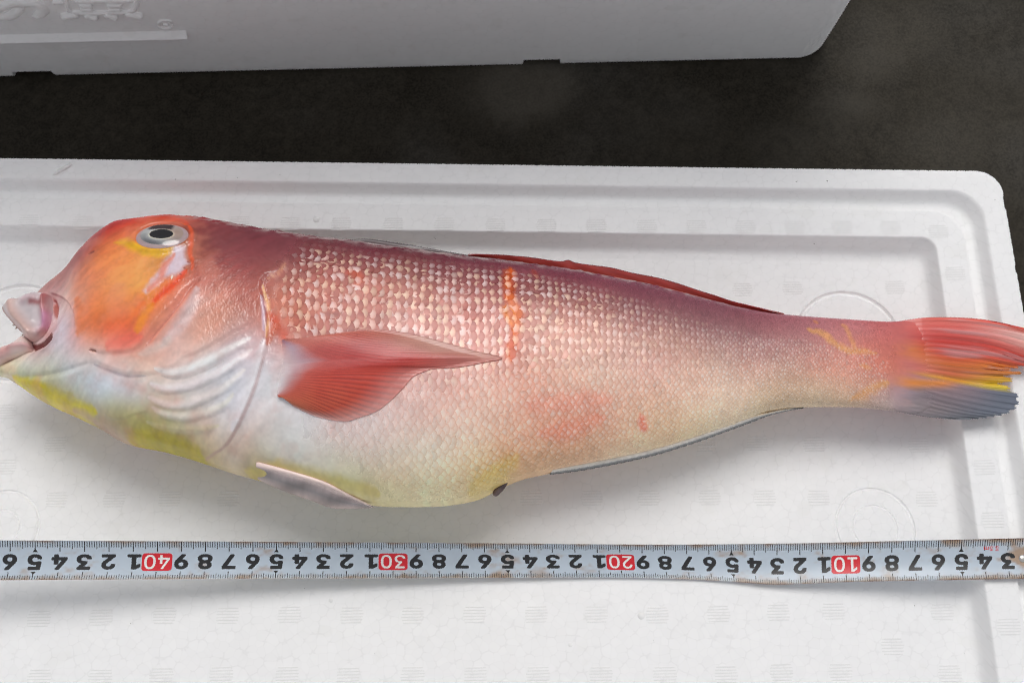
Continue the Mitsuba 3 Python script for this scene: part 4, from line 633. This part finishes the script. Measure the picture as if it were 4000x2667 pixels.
for r in range(1, ROWS):
    base_p = 0.16 + (np.pi - 0.30) * r / ROWS
    for c in range(len(cols) - 1):
        xc = cols[c] + (0.5 * (cols[c + 1] - cols[c]) if r % 2 else 0); stepx = cols[c + 1] - cols[c]
        # the lattice leans back a little above and below the lateral line
        t = t_of_x(xc + rng.normal(0, 0.03)); p = base_p + rng.normal(0, 0.007)
        P = samp(G0, np.array([t]), np.array([p]))[0]
        fx = np.interp(P[1], front[:, 1], front[:, 0])
        if P[0] < fx or rng.random() < sm(PTS['scale_x'][1] - 1.8, PTS['scale_x'][1] + 0.2, P[0]): continue
        fade = sm(0, 1.0, P[0] - fx)
        lenx = stepx * 0.92; dp = (np.pi - 0.30) / ROWS * 1.02
        tloc = t + (lenx * U * np.sqrt(np.clip(1 - 0.62 * W ** 2, 0, 1)) ** 1.0) * (np.gradient(tline, xt[:, 0])[np.searchsorted(tline, t).clip(0, 799)])
        ploc = p + dp * W * (1 - 0.10 * np.clip(-U, 0, 1))
        tloc, ploc = np.clip(tloc, 0, NT), np.clip(ploc, 0.02, np.pi - 0.02)
        Q = samp(G, tloc, ploc); Nn = samp(N0[:, :n1], tloc, ploc)
        f = base_p / np.pi
        band = 0.215 + 0.19 * sm(-2, 15, P[0]); upper = sm(band - 0.03, band + 0.05, f) * (1 - sm(0.50, 0.62, f)) * (1 - 0.72 * sm(0, 9, P[0]))
        lower = sm(0.50, 0.62, f) * (1 - 0.75 * sm(0.80, 0.95, f)) * (0.35 + 0.65 * sm(-6, 0, P[0])) * (1 - 0.55 * sm(8, 14, P[0]))
        calm = 0.25 + 0.75 * max(upper, 0.5 * lower); roll, pitch = calm * rng.normal(0, 0.009), calm * rng.normal(0, 0.008)
        big = lenx / 0.33
        h = (-0.010 + (0.011 + 0.015 * calm) * np.clip(U + 0.25, 0, 1.3) + 0.003 * (1 - W ** 2) + roll * W + pitch * U) * big * (0.35 + 0.65 * fade)
        h = np.where(U >= 1.0, h - 0.003 * big, h)
        Q = Q + Nn * h[..., None]
        base = samp(C, np.array([t]), np.array([p]))[0]; here = samp(C, tloc, ploc)
        fade = fade * (1 - sm(PTS['scale_x'][1] - 1.2, PTS['scale_x'][1], P[0])); con = (0.10 + 0.55 * upper + 0.60 * lower) * fade * (1 - 0.45 * sm(3, 12, P[0]))
        rim = np.clip((U - 0.45) / 0.55, 0, 1) ** 2 * 0.85 + np.abs(W) ** 4 * 0.5
        rim = np.clip(rim, 0, 1)[..., None] * con
        tint = np.array([1, 0.62, 0.48]) if lower > upper else np.array([0.88, 0.58, 0.48])
        core = (1 - np.clip(np.abs(U - 0.25) * 1.0, 0, 1))[..., None] * (1 - np.abs(W[..., None]) ** 3)
        pearl = upper * fade * (1.0 if r % 2 == 0 else 0.06) * rng.uniform(0.6, 1.0)
        col = here * (1 - rim) + here * tint * rim
        col = col * (1 + 0.30 * core * con * (0.4 + 0.6 * rng.random()))
        if upper > 0.2 and r % 2: col = col * (1 - 0.34 * upper * fade * np.array([0.55, 1.0, 0.95]))
        pc = lin([(244, 224, 196), (242, 224, 212), (238, 228, 224)][rng.integers(3)]) / LIGHT
        col = col * (1 - pearl * 0.74 * core) + pc * pearl * 0.74 * core  # sky sheen on alternate scale rows, painted in as pale colour
        pk = (0.62 * lower + 0.45 * sm(5, 11, P[0]) * sm(band, band + 0.08, f) + 0.25 * upper * sm(0, 6, P[0])) * fade * (np.exp(-((U - 0.2) / 0.5) ** 2 - (W / 0.55) ** 2)[..., None]) * rng.uniform(0.25, 1.0); col = col * (1 - pk) + lin((220, 214, 206)) / LIGHT * pk
        col = col * (1 + rng.normal(0, 0.045 + 0.015 * upper))
        SV.append(Q.reshape(-1, 3)); SF.append(SFACE + cnt); SCOL.append(np.clip(col, 0.004, 0.86).reshape(-1, 3)); cnt += 25
put('fish__scales', (np.concatenate(SV), np.concatenate(SF)), 'fish_scale', smooth=True, color=np.concatenate(SCOL))
labels['fish__scales'] = {'label': 'rows of small pearly scales covering the flank', 'kind': 'stuff'}
N_SCALES = len(SV)

# ------------------------------------------------------------------ eye
def dome(r0, r1, lift, colour, n=90, m=26, off=(0, 0), squash=1.0):
    th, rr = np.meshgrid(np.linspace(0, 2 * np.pi, n, endpoint=False), np.linspace(r0, r1, m), indexing='ij'); rr, th = rr.T, th.T
    a, b = rr * np.cos(th) + off[0], squash * rr * np.sin(th) + off[1]
    q = np.hypot(a, b)
    hgt_ = 0.36 * np.sqrt(np.clip(1 - (q / (ER * 1.06)) ** 2, 0, 1)) - 0.19 + lift
    P = EC + a[..., None] * e1 + 0.74 * b[..., None] * e2 + hgt_[..., None] * EN
    return P, a, b, colour(a, b, q)
def put_dome(key, P, col):
    m_, n_ = P.shape[:2]; V = np.concatenate([P.reshape(-1, 3), P[:1].mean(1)]); F = grid_faces(m_, n_, True); j = np.arange(n_)
    F = np.concatenate([np.vstack([F[:, [0, 1, 2]], F[:, [0, 2, 3]]]), np.stack([(j + 1) % n_, j, np.full(n_, m_ * n_)], -1)])
    col = np.concatenate([col.reshape(-1, 3), col[0].mean(0)[None]])
    if np.cross(V[F[5, 1]] - V[F[5, 0]], V[F[5, 2]] - V[F[5, 0]]) @ EN < 0: F = F[:, ::-1]
    put(key, (V, F), 'eye_gloss', smooth=True, color=col)
def c_sclera(a, b, q):
    k = sm(0.70, 1.05, q)[..., None]; n = nz(a, b, 3, 2)[..., None]
    return np.clip((lin((136, 126, 124)) * (1 - k) + lin((160, 140, 142)) * k) * (0.85 + 0.3 * n) / LIGHT, 0, 0.8)
def c_iris(a, b, q):
    n = nz(a, b, 2.5, 4)[..., None]; ang = np.arctan2(b, a)
    c = lin((158, 160, 160)) * np.ones(a.shape + (1,))
    bronze = np.clip(np.cos(ang - 0.15), 0, 1)[..., None] * 0.8; c = c * (1 - bronze) + lin((150, 122, 108)) * bronze
    dk = (sm(0.24, 0.38, b + 0.10 * (n[..., 0] - 0.5)) * (1 - sm(0.42, 0.62, np.abs(a + 0.12))))[..., None]; c = c * (1 - dk) + lin((44, 30, 34)) * dk  # dark reflection in the cornea, painted onto the upper iris
    dk2 = (np.exp(-((ang + 2.0) / 0.95) ** 2) * sm(0.52, 0.80, q))[..., None] * 0.85; c = c * (1 - dk2) + lin((60, 62, 70)) * dk2
    ringk = np.exp(-((np.hypot(a - 0.02, (b + 0.13) / 0.78) - 0.52) / 0.035) ** 2)[..., None] * 0.6; c = c * (1 - ringk) + lin((205, 195, 170)) * ringk
    return np.clip(c * (0.8 + 0.4 * n) / LIGHT, 0.003, 0.8)
P, a, b, col = dome(0.0, ER * 1.05, 0.0, c_sclera); put_dome('fish__eye', P, col)
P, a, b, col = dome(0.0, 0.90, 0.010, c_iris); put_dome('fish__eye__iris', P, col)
P, a, b, col = dome(0.0, 0.50, 0.020, off=(0.02, -0.13), squash=0.78, colour=lambda a, b, q: np.zeros(a.shape + (3,)) + np.array([0.004, 0.005, 0.008])); put_dome('fish__eye__pupil', P, col)

# ------------------------------------------------------------------ jaws
def vc(V, base, amt=0.18, scale=2.5, seed=3, extra=()):
    n = meshkit.fbm(V * scale, 3, seed)[:, None]; c = lin(base) * (1 + amt * 2 * (n - 0.5)) * np.ones((len(V), 1))
    for centre, rad, col, k in extra:
        w = k * np.exp(-(np.linalg.norm(V[:, :2] - np.array(centre)[:2], axis=1) / rad) ** 2)[:, None]; c = c * (1 - w) + lin(col) * w
    return np.clip(c / LIGHT, 0.004, 0.84)
J = PTS['jaw']
def lump(V, amt, scale, seed): return V + amt * (meshkit.fbm(V * scale, 2, seed)[:, None] - 0.5) * np.array([1, 1, 1.0])
def piece(key, parts, base, extra=(), amt=0.16, seed=3, mat='wet_flesh'):
    V, F = join(parts); V = lump(V, 0.10, 1.7, seed); put(key, (V, F), mat, smooth=True, color=vc(V, base, amt, 2.5, seed, extra))
from scipy.spatial import Delaunay
def cushion(key, outline, top, z_low, colour, res=0.035, mat='wet_flesh'):
    """a soft piece of flesh: plan outline, top(x, y, distance to the outline) its upper face"""
    from shapely import contains_xy
    P = np.concatenate([outline, outline[:1]]); q = np.concatenate([[0], np.cumsum(np.linalg.norm(np.diff(P, axis=0), axis=1))])
    n = int(q[-1] / res); B = CubicSpline(q, P, bc_type='periodic')(np.linspace(0, q[-1], n, endpoint=False)); g = Polygon(B).buffer(0)
    a, b, c, d = g.bounds; x, y = np.meshgrid(np.arange(a, c, res), np.arange(b, d, res), indexing='ij'); x = x + (np.arange(x.shape[1]) % 2) * res / 2
    inner = g.buffer(-0.6 * res); k = contains_xy(inner, x.ravel(), y.ravel()); Q = np.concatenate([B, np.column_stack([x.ravel()[k], y.ravel()[k]])])
    F = Delaunay(Q).simplices; cen = Q[F].mean(1); F = F[contains_xy(g, cen[:, 0], cen[:, 1])]
    e = Q[F]; flip = np.cross(e[:, 1] - e[:, 0], e[:, 2] - e[:, 0]) < 0; F[flip] = F[flip][:, ::-1]
    dist = pl(Q[:, 0], Q[:, 1], np.concatenate([B, B[:1]]))[0]; N = len(Q)
    V = np.concatenate([np.column_stack([Q, top(Q[:, 0], Q[:, 1], dist)]), np.column_stack([Q, np.full(N, z_low)])])
    E_ = np.concatenate([F[:, [0, 1]], F[:, [1, 2]], F[:, [2, 0]]]); key_ = {}
    for u_, v_ in E_: key_[(u_, v_)] = 1
    bd = np.array([(u_, v_) for u_, v_ in E_ if (v_, u_) not in key_])
    F = np.concatenate([F, F[:, ::-1] + N, np.column_stack([bd[:, 0], bd[:, 0] + N, bd[:, 1] + N]), np.column_stack([bd[:, 0], bd[:, 1] + N, bd[:, 1]])])
    col = colour(V[:, 0], V[:, 1], np.concatenate([dist, dist])); col = col * (1 + 0.25 * (meshkit.fbm(V * 3.0, 3, 4) - 0.5))[:, None]
    return put(key, (V, F), mat, smooth=True, color=np.clip(col / LIGHT, 0.004, 0.84))
A2 = lambda k: np.array(J[k])
def near_path(x, y, k): return pl(x, y, curve(A2(k), 30))
lx0 = A2('upper')[:, 0].min()
def upper_top(x, y, d):
    edge = np.sqrt(np.clip(1 - (1 - np.clip(d / 0.30, 0, 1)) ** 2, 0, 1))
    z = 3.25 + 0.75 * np.clip((x - lx0) / 1.9, 0, 1) + 0.42 * edge
    for k, A, w in (('r_lip', 0.34, 0.30), ('r_fold', 0.42, 0.20), ('r_knob', 0.20, 0.22)):
        dd, s_, u = near_path(x, y, k); z = z + A * np.exp(-(dd / w) ** 2) * (0.35 + 0.65 * edge)
    return z + 0.05 * (nz(x, y, 2.5, 21) - 0.5)
def upper_col(x, y, d):
    c = np.tile(lin((186, 176, 178)), (len(x), 1))
    for k, w, col, a in (('r_lip', 0.30, (188, 158, 150), 1.0), ('r_fold', 0.22, (178, 116, 120), 0.95), ('r_mauve', 0.22, (184, 128, 162), 0.75), ('r_knob', 0.22, (192, 166, 170), 0.8), ('r_red', 0.13, (150, 84, 84), 0.85), ('r_tip', 0.20, (212, 180, 174), 0.8)):
        w_ = (a * np.exp(-(near_path(x, y, k)[0] / w) ** 2))[:, None]; c = c * (1 - w_) + lin(col) * w_
    w_ = (0.85 * np.exp(-(near_path(x, y, 'r_inner')[0] / 0.075) ** 2))[:, None]; return c * (1 - w_) + lin((150, 78, 60)) * w_
cushion('fish__upper_lip', A2('upper'), upper_top, 2.0, upper_col)
def lower_top(x, y, d):
    edge = np.sqrt(np.clip(1 - (1 - np.clip(d / 0.32, 0, 1)) ** 2, 0, 1)); z = 3.60 + 0.28 * np.clip((x - lx0) / 1.2, -1, 1) + 0.50 * edge
    dd, s_, u = near_path(x, y, 'l_fold'); return z + 0.10 * np.exp(-(dd / 0.12) ** 2) + 0.05 * (nz(x, y, 2.5, 22) - 0.5)
def lower_col(x, y, d):
    c = np.tile(lin((202, 184, 178)), (len(x), 1))
    for k, w, col, a in (('l_fold', 0.16, (190, 146, 146), 0.8), ('l_red', 0.25, (192, 126, 122), 0.7), ('l_under', 0.09, (164, 130, 120), 0.6)):
        w_ = (a * np.exp(-(near_path(x, y, k)[0] / w) ** 2))[:, None]; c = c * (1 - w_) + lin(col) * w_
    return c
cushion('fish__lower_lip', A2('lower'), lower_top, 3.0, lower_col)
for tx, ty, tz, ax, ay in J['teeth']:
    m_ = trimesh.creation.cone(0.04, 0.14, sections=10); M = trimesh.geometry.align_vectors([0, 0, 1], [ax, ay, 0.15]); m_.apply_transform(M); m_.apply_translation([tx, ty, tz])
    put('fish__tooth', m_, 'tooth_brown', smooth=40)

# ------------------------------------------------------------------ fins
# pectoral
L = PTS['lines']
XY = fan(L['pec_base'], L['pec_edge'], 420, 150); r, k = np.meshgrid(np.linspace(0, 1, 150), np.linspace(0, 1, 420), indexing='ij')
z = surf(XY); z = np.where(np.isnan(z), np.nanmin(z), z)
z = np.stack([gaussian_filter(z, 3)], 0)[0]
rays = 58; wb = k * rays + 0.25 * (nz(r * 2, k * 14, 1.0, 2) - 0.5)
ray = 0.5 + 0.5 * np.cos(2 * np.pi * wb)
lift = -0.05 + 0.14 * sm(0, 0.20, r) + 0.24 * np.sin(np.pi * np.clip(r * 1.1, 0, 1)) * (0.5 + 0.5 * np.sin(np.pi * k)) + 0.005 * ray * r - 0.04 * sm(0.75, 1, r)
P = np.concatenate([XY, (z + lift)[..., None]], -1)
c = ramp([(0, (186, 120, 98)), (0.10, (190, 120, 104)), (0.22, (182, 80, 66)), (0.32, (170, 40, 36)), (0.5, (178, 40, 34)), (0.7, (184, 62, 42)), (0.85, (182, 82, 52)), (1, (180, 104, 72))], k)
pale = np.clip(1 - r / 0.42, 0, 1)[..., None] * 0.85; c = c * (1 - pale) + ramp([(0, (186, 124, 112)), (0.5, (184, 118, 110)), (0.8, (178, 86, 76)), (1, (184, 76, 60))], k) * pale
tip = (np.exp(-((k - 0.36) / 0.14) ** 2) * sm(0.55, 0.92, r))[..., None]; c = c * (1 - tip * 0.9) + lin((172, 134, 112)) * tip * 0.9
root = (1 - sm(0.08, 0.26, r + 0.06 * (nz(r * 6, k * 20, 1.0, 19) - 0.5)))[..., None]; c = c * (1 - root) + ramp([(0, (176, 160, 182)), (0.3, (180, 166, 180)), (0.7, (188, 164, 166)), (1, (190, 150, 146))], k) * root
up = (np.exp(-(k / 0.16) ** 2) * sm(0.1, 0.5, r))[..., None] * 0.55; c = c * (1 - up) + lin((190, 128, 112)) * up
blotch = nz(XY[..., 0], XY[..., 1], 1.6, 7)[..., None]; c = c * (1 + (blotch - 0.5) * np.array([0.25, 0.9, 0.8]))
dark = (sm(0.55, 0.95, 1 - ray) * sm(0.12, 0.35, r) * (0.35 + 0.65 * sm(0.35, 0.6, nz(r * 5, k * 40, 1.0, 8))))[..., None] * 0.55; c = c * (1 - dark * np.array([0.45, 0.75, 0.7]))
c = c * (1 + 0.16 * (ray - 0.5))[..., None] * np.array([0.92, 0.80, 0.80])
skin_at = C[::3, ::3].reshape(-1, 3)[cKDTree(np.stack([X[::3, ::3], Y[::3, ::3]], -1).reshape(-1, 2)).query(XY.reshape(-1, 2))[1]].reshape(c.shape) * LIGHT
bl = np.clip((1 - sm(0.03, 0.16, r)) + 0.38 * sm(0.70, 1.0, r) * (1 - np.exp(-((k - 0.36) / 0.2) ** 2)) + 0.35 * tip[..., 0], 0, 1)[..., None]; c = c * (1 - bl) + skin_at * bl
V, F, CC = slab(P, 0.03 + 0.03 * (1 - r), np.clip(c / LIGHT, 0.004, 0.8)); put('fish__pectoral_fin', (V, F), 'fin', smooth=True, color=CC)
V, F, CC = slab(tail_P, 0.06 + 0.10 * (1 - sm(0, 0.3, tail_r)), tail_c); put('fish__tail_fin', (V, F), 'fin', smooth=True, color=CC)
# dorsal, anal, pelvic: strips given by their two edges in space
def strip(key, name, n, m, stops, rays, dark=0.3, bulge=0.08, th=0.05, rag=0.0, seed=1):
    A, B = np.array(PTS[name][0]), np.array(PTS[name][1])
    A, B = curve(A, n), curve(B, n); w, s = np.meshgrid(np.linspace(0, 1, m), np.linspace(0, 1, n), indexing='ij')
    if rag:
        cellr = np.abs(((s * rays + 0.4 * nz(s * 8, w * 0, 1.0, seed)) % 1) * 2 - 1); w2 = w * (1 - rag * cellr ** 2 * w)
    else: w2 = w
    P = A[None] * (1 - w2[..., None]) + B[None] * w2[..., None]
    rr = 0.5 + 0.5 * np.cos(2 * np.pi * (s * rays + w * 0.8)); P[..., 2] += bulge * np.sin(np.pi * w) + 0.012 * rr * sm(0, 0.2, w)
    c = ramp(stops, w) * (1 + 0.5 * (nz(s * 30, w * 2, 1.0, seed)[..., None] - 0.5)) * (1 - dark * (1 - rr) * sm(0.1, 0.4, w))[..., None]
    V, F, CC = slab(P, th, np.clip(c / LIGHT, 0.004, 0.82)); put(key, (V, F), 'fin', smooth=True, color=CC)
strip('fish__dorsal_fin', 'dorsal', 500, 16, [(0, (170, 66, 52)), (0.5, (160, 50, 42)), (1, (140, 40, 36))], 9, 0.12, 0.03, 0.05)
strip('fish__dorsal_fin__folded_front', 'dorsal_front', 160, 8, [(0, (104, 88, 88)), (1, (70, 62, 64))], 2, 0.1, 0.02, 0.05)
strip('fish__anal_fin', 'anal', 420, 20, [(0, (206, 190, 168)), (0.5, (206, 202, 194)), (0.64, (130, 130, 130)), (1, (56, 60, 66))], 34, 0.12, 0.05, 0.05, rag=0.10, seed=4)
strip('fish__pelvic_fin', 'pelvic', 260, 40, [(0, (214, 190, 184)), (0.18, (216, 196, 190)), (0.34, (172, 156, 154)), (0.6, (138, 130, 130)), (0.85, (176, 160, 156)), (1, (196, 176, 168))], 3, 0.35, 0.10, 0.05, seed=7)
sp_ = curve(np.array(PTS['pelvic'][0]), 8); V, F = tube(sp_ + np.array([0, -0.04, -0.02]), np.linspace(0.11, 0.035, 8), 16, 0.8, 60); put('fish__pelvic_fin__spine', (V, F), 'fin', smooth=True, color=vc(V, (214, 192, 186), 0.1))
# vent
vx, vy, vz = PTS['vent']; V, F = tube([(vx - 0.30, vy - 0.32, vz - 0.02), (vx, vy, vz + 0.03), (vx + 0.26, vy + 0.32, vz + 0.04)], [0.12, 0.15, 0.08], 18, 0.6, 40)
put('fish__vent', (V, F), 'wet_flesh', smooth=True, color=vc(V, (92, 74, 72), 0.4, 4, 5, [((vx + 0.05, vy + 0.06), 0.16, (40, 22, 28), 0.95)]))

# ------------------------------------------------------------------ tape measure
TP = np.array(PTS['tape'])                    # cm mark, far edge xyz, near edge xyz
_o = np.argsort(TP[:, 0]); TP = TP[_o]
_ts = [PchipInterpolator(TP[:, 0], TP[:, k]) for k in range(1, 7)]
TWID = 1.85
def tape(s, w, lift=0.0):
    """the blade's surface at mark s (cm), w from 0 (far edge) to 1 (near edge)"""
    s, w = np.broadcast_arrays(np.asarray(s, float), np.asarray(w, float))
    A = np.stack([q(s) for q in _ts[:3]], -1); B = np.stack([q(s) for q in _ts[3:]], -1); e = 1e-2
    P = A * (1 - w[..., None]) + B * w[..., None]
    ds = (np.stack([q(s + e) for q in _ts[:3]], -1) - A) / e; N = np.cross(ds, B - A); N /= np.linalg.norm(N, axis=-1, keepdims=True); N = np.where(N[..., 2:] < 0, -N, N)
    return P + N * (-0.16 * (1 - (2 * w - 1) ** 2) + lift)[..., None]
ss, wv = np.meshgrid(np.linspace(1.7, 47.6, 1400), np.linspace(0, 1, 28), indexing='ij')
P = tape(ss, wv)
edge = np.exp(-np.minimum(wv, 1 - wv) / 0.10); near_tip = np.exp(-np.abs(ss - 2.2) / 5.0)
rn = meshkit.fbm(np.stack([ss * 1.1, wv * 4, 0 * ss], -1), 4, 3); rf = meshkit.fbm(np.stack([ss * 5, wv * 12, 0 * ss], -1), 3, 6)
rust = sm(0.60, 0.95, rn * 0.75 + rf * 0.25 + 0.30 * edge + 0.16 * near_tip + 0.30 * np.exp(-((ss - 25.6) / 1.4) ** 2) * (1 - wv * 0.4) * 0.6 + 0.9 * np.exp(-(((ss - 2.35) / 0.30) ** 2 + ((wv - 0.47) / 0.18) ** 2)))
c = lin((172, 183, 193)) * (1 - rust[..., None] * 0.75) + lin((150, 112, 66)) * rust[..., None] * 0.75
deep = sm(0.80, 1.05, rn * 0.55 + rf * 0.35 + 0.33 * np.exp(-np.minimum(wv, 1 - wv) / 0.02) + 0.12 * near_tip)[..., None]; c = c * (1 - deep) + lin((104, 56, 26)) * deep
V, F, CC = slab(P, 0.014, np.clip(c / LIGHT, 0.004, 0.78)); put('tape_measure__blade', (V, F), 'tape_white', smooth=True, color=CC)
labels['tape_measure'] = {'label': 'rusty white steel tape measure laid across the tray in front of the fish', 'category': 'tape measure'}
ticks = []
def tick(s, w0, w1, hw, taper=1.0):
    w = np.linspace(w0, w1, 7); A, B = tape(s - hw * np.linspace(1, taper, 7), w, 0.004), tape(s + hw * np.linspace(1, taper, 7), w, 0.004)
    ticks.append((np.concatenate([A, B]), np.array([[i, i + 1, i + 8, i + 7] for i in range(6)])))
for mm_ in range(18, 476):
    s = mm_ / 10; big, half = mm_ % 10 == 0, mm_ % 5 == 0; hw = 0.021 if big else 0.0165
    tick(s, 0.005, 0.285 if big else 0.215 if half else 0.170, hw); tick(s, 0.995, 0.815 if big else 0.865 if half else 0.895, hw)
    if mm_ % 100 == 50: tick(s, 0.215, 0.300, 0.012, 9.0); tick(s, 0.870, 0.800, 0.012, 9.0)
put('tape_measure__graduation_marks', join(ticks), 'print_black'); labels['tape_measure__graduation_marks'] = {'label': 'fine black millimetre and centimetre lines along both edges', 'kind': 'stuff'}
def drape(shape, s, w, lift, size):
    """a flat print laid on the blade: shape in cm, x towards the higher marks, y towards the near edge"""
    out = []
    for g in getattr(shape, 'geoms', [shape]):
        v, f = trimesh.creation.triangulate_polygon(g, engine='earcut'); v = np.column_stack([v, 0 * v[:, 0]])
        out.append(trimesh.remesh.subdivide_to_size(v, f, size, max_iter=8))
    v, f = join(out); return tape(s + v[:, 0], w + v[:, 1] / TWID, lift), f
def glyphs(txt, height, weight, wide):
    t = meshkit.text_mesh(txt, height, 0.001); v, f = np.array(t.vertices), np.array(t.faces)
    f = f[(v[f][:, :, 2] > 0.0005).all(1)]; g = union_all([Polygon(v[q][:, :2]).buffer(1e-4) for q in f]).buffer(weight).simplify(0.004)
    a, b, c, d = g.bounds; return affinity.scale(affinity.translate(g, -(a + c) / 2, -(b + d) / 2), wide, 1.0, origin=(0, 0))
def on_tape(txt, s, w, height, weight, lift, wide): return drape(glyphs(txt, height, weight, wide), s, w, lift, 0.14)
def rrect(s, w, hs, hw_, r): return drape(sbox(-hs + r, -hw_ + r, hs - r, hw_ - r).buffer(r, quad_segs=5), s, w, 0.006, 0.12)
for s in range(3, 48):
    if s % 10 == 0:
        k = put('tape_measure__red_panel', rrect(s, 0.56, 0.63, 0.43, 0.14), 'print_red')
        put(k + '__numeral', on_tape(str(s), s, 0.56, 0.66, 0.010, 0.013, 0.98), 'print_white')
    else: put('tape_measure__numeral', on_tape(str(s % 10), s - (0.06 if s % 10 == 1 else 0), 0.555, 0.66, 0.042, 0.005, 1.16), 'print_black')
put('tape_measure__length_print', on_tape('5.5m', 3.72, 0.235, 0.20, 0.004, 0.006, 1.0), 'print_red')
rc = tape(2.36, 0.50); m_ = trimesh.creation.icosphere(3, 0.17); m_.apply_scale([1, 1, 0.45]); m_.apply_translation(rc + np.array([0, 0, 0.0]))
put('tape_measure__rivet', m_, 'steel', smooth=True)
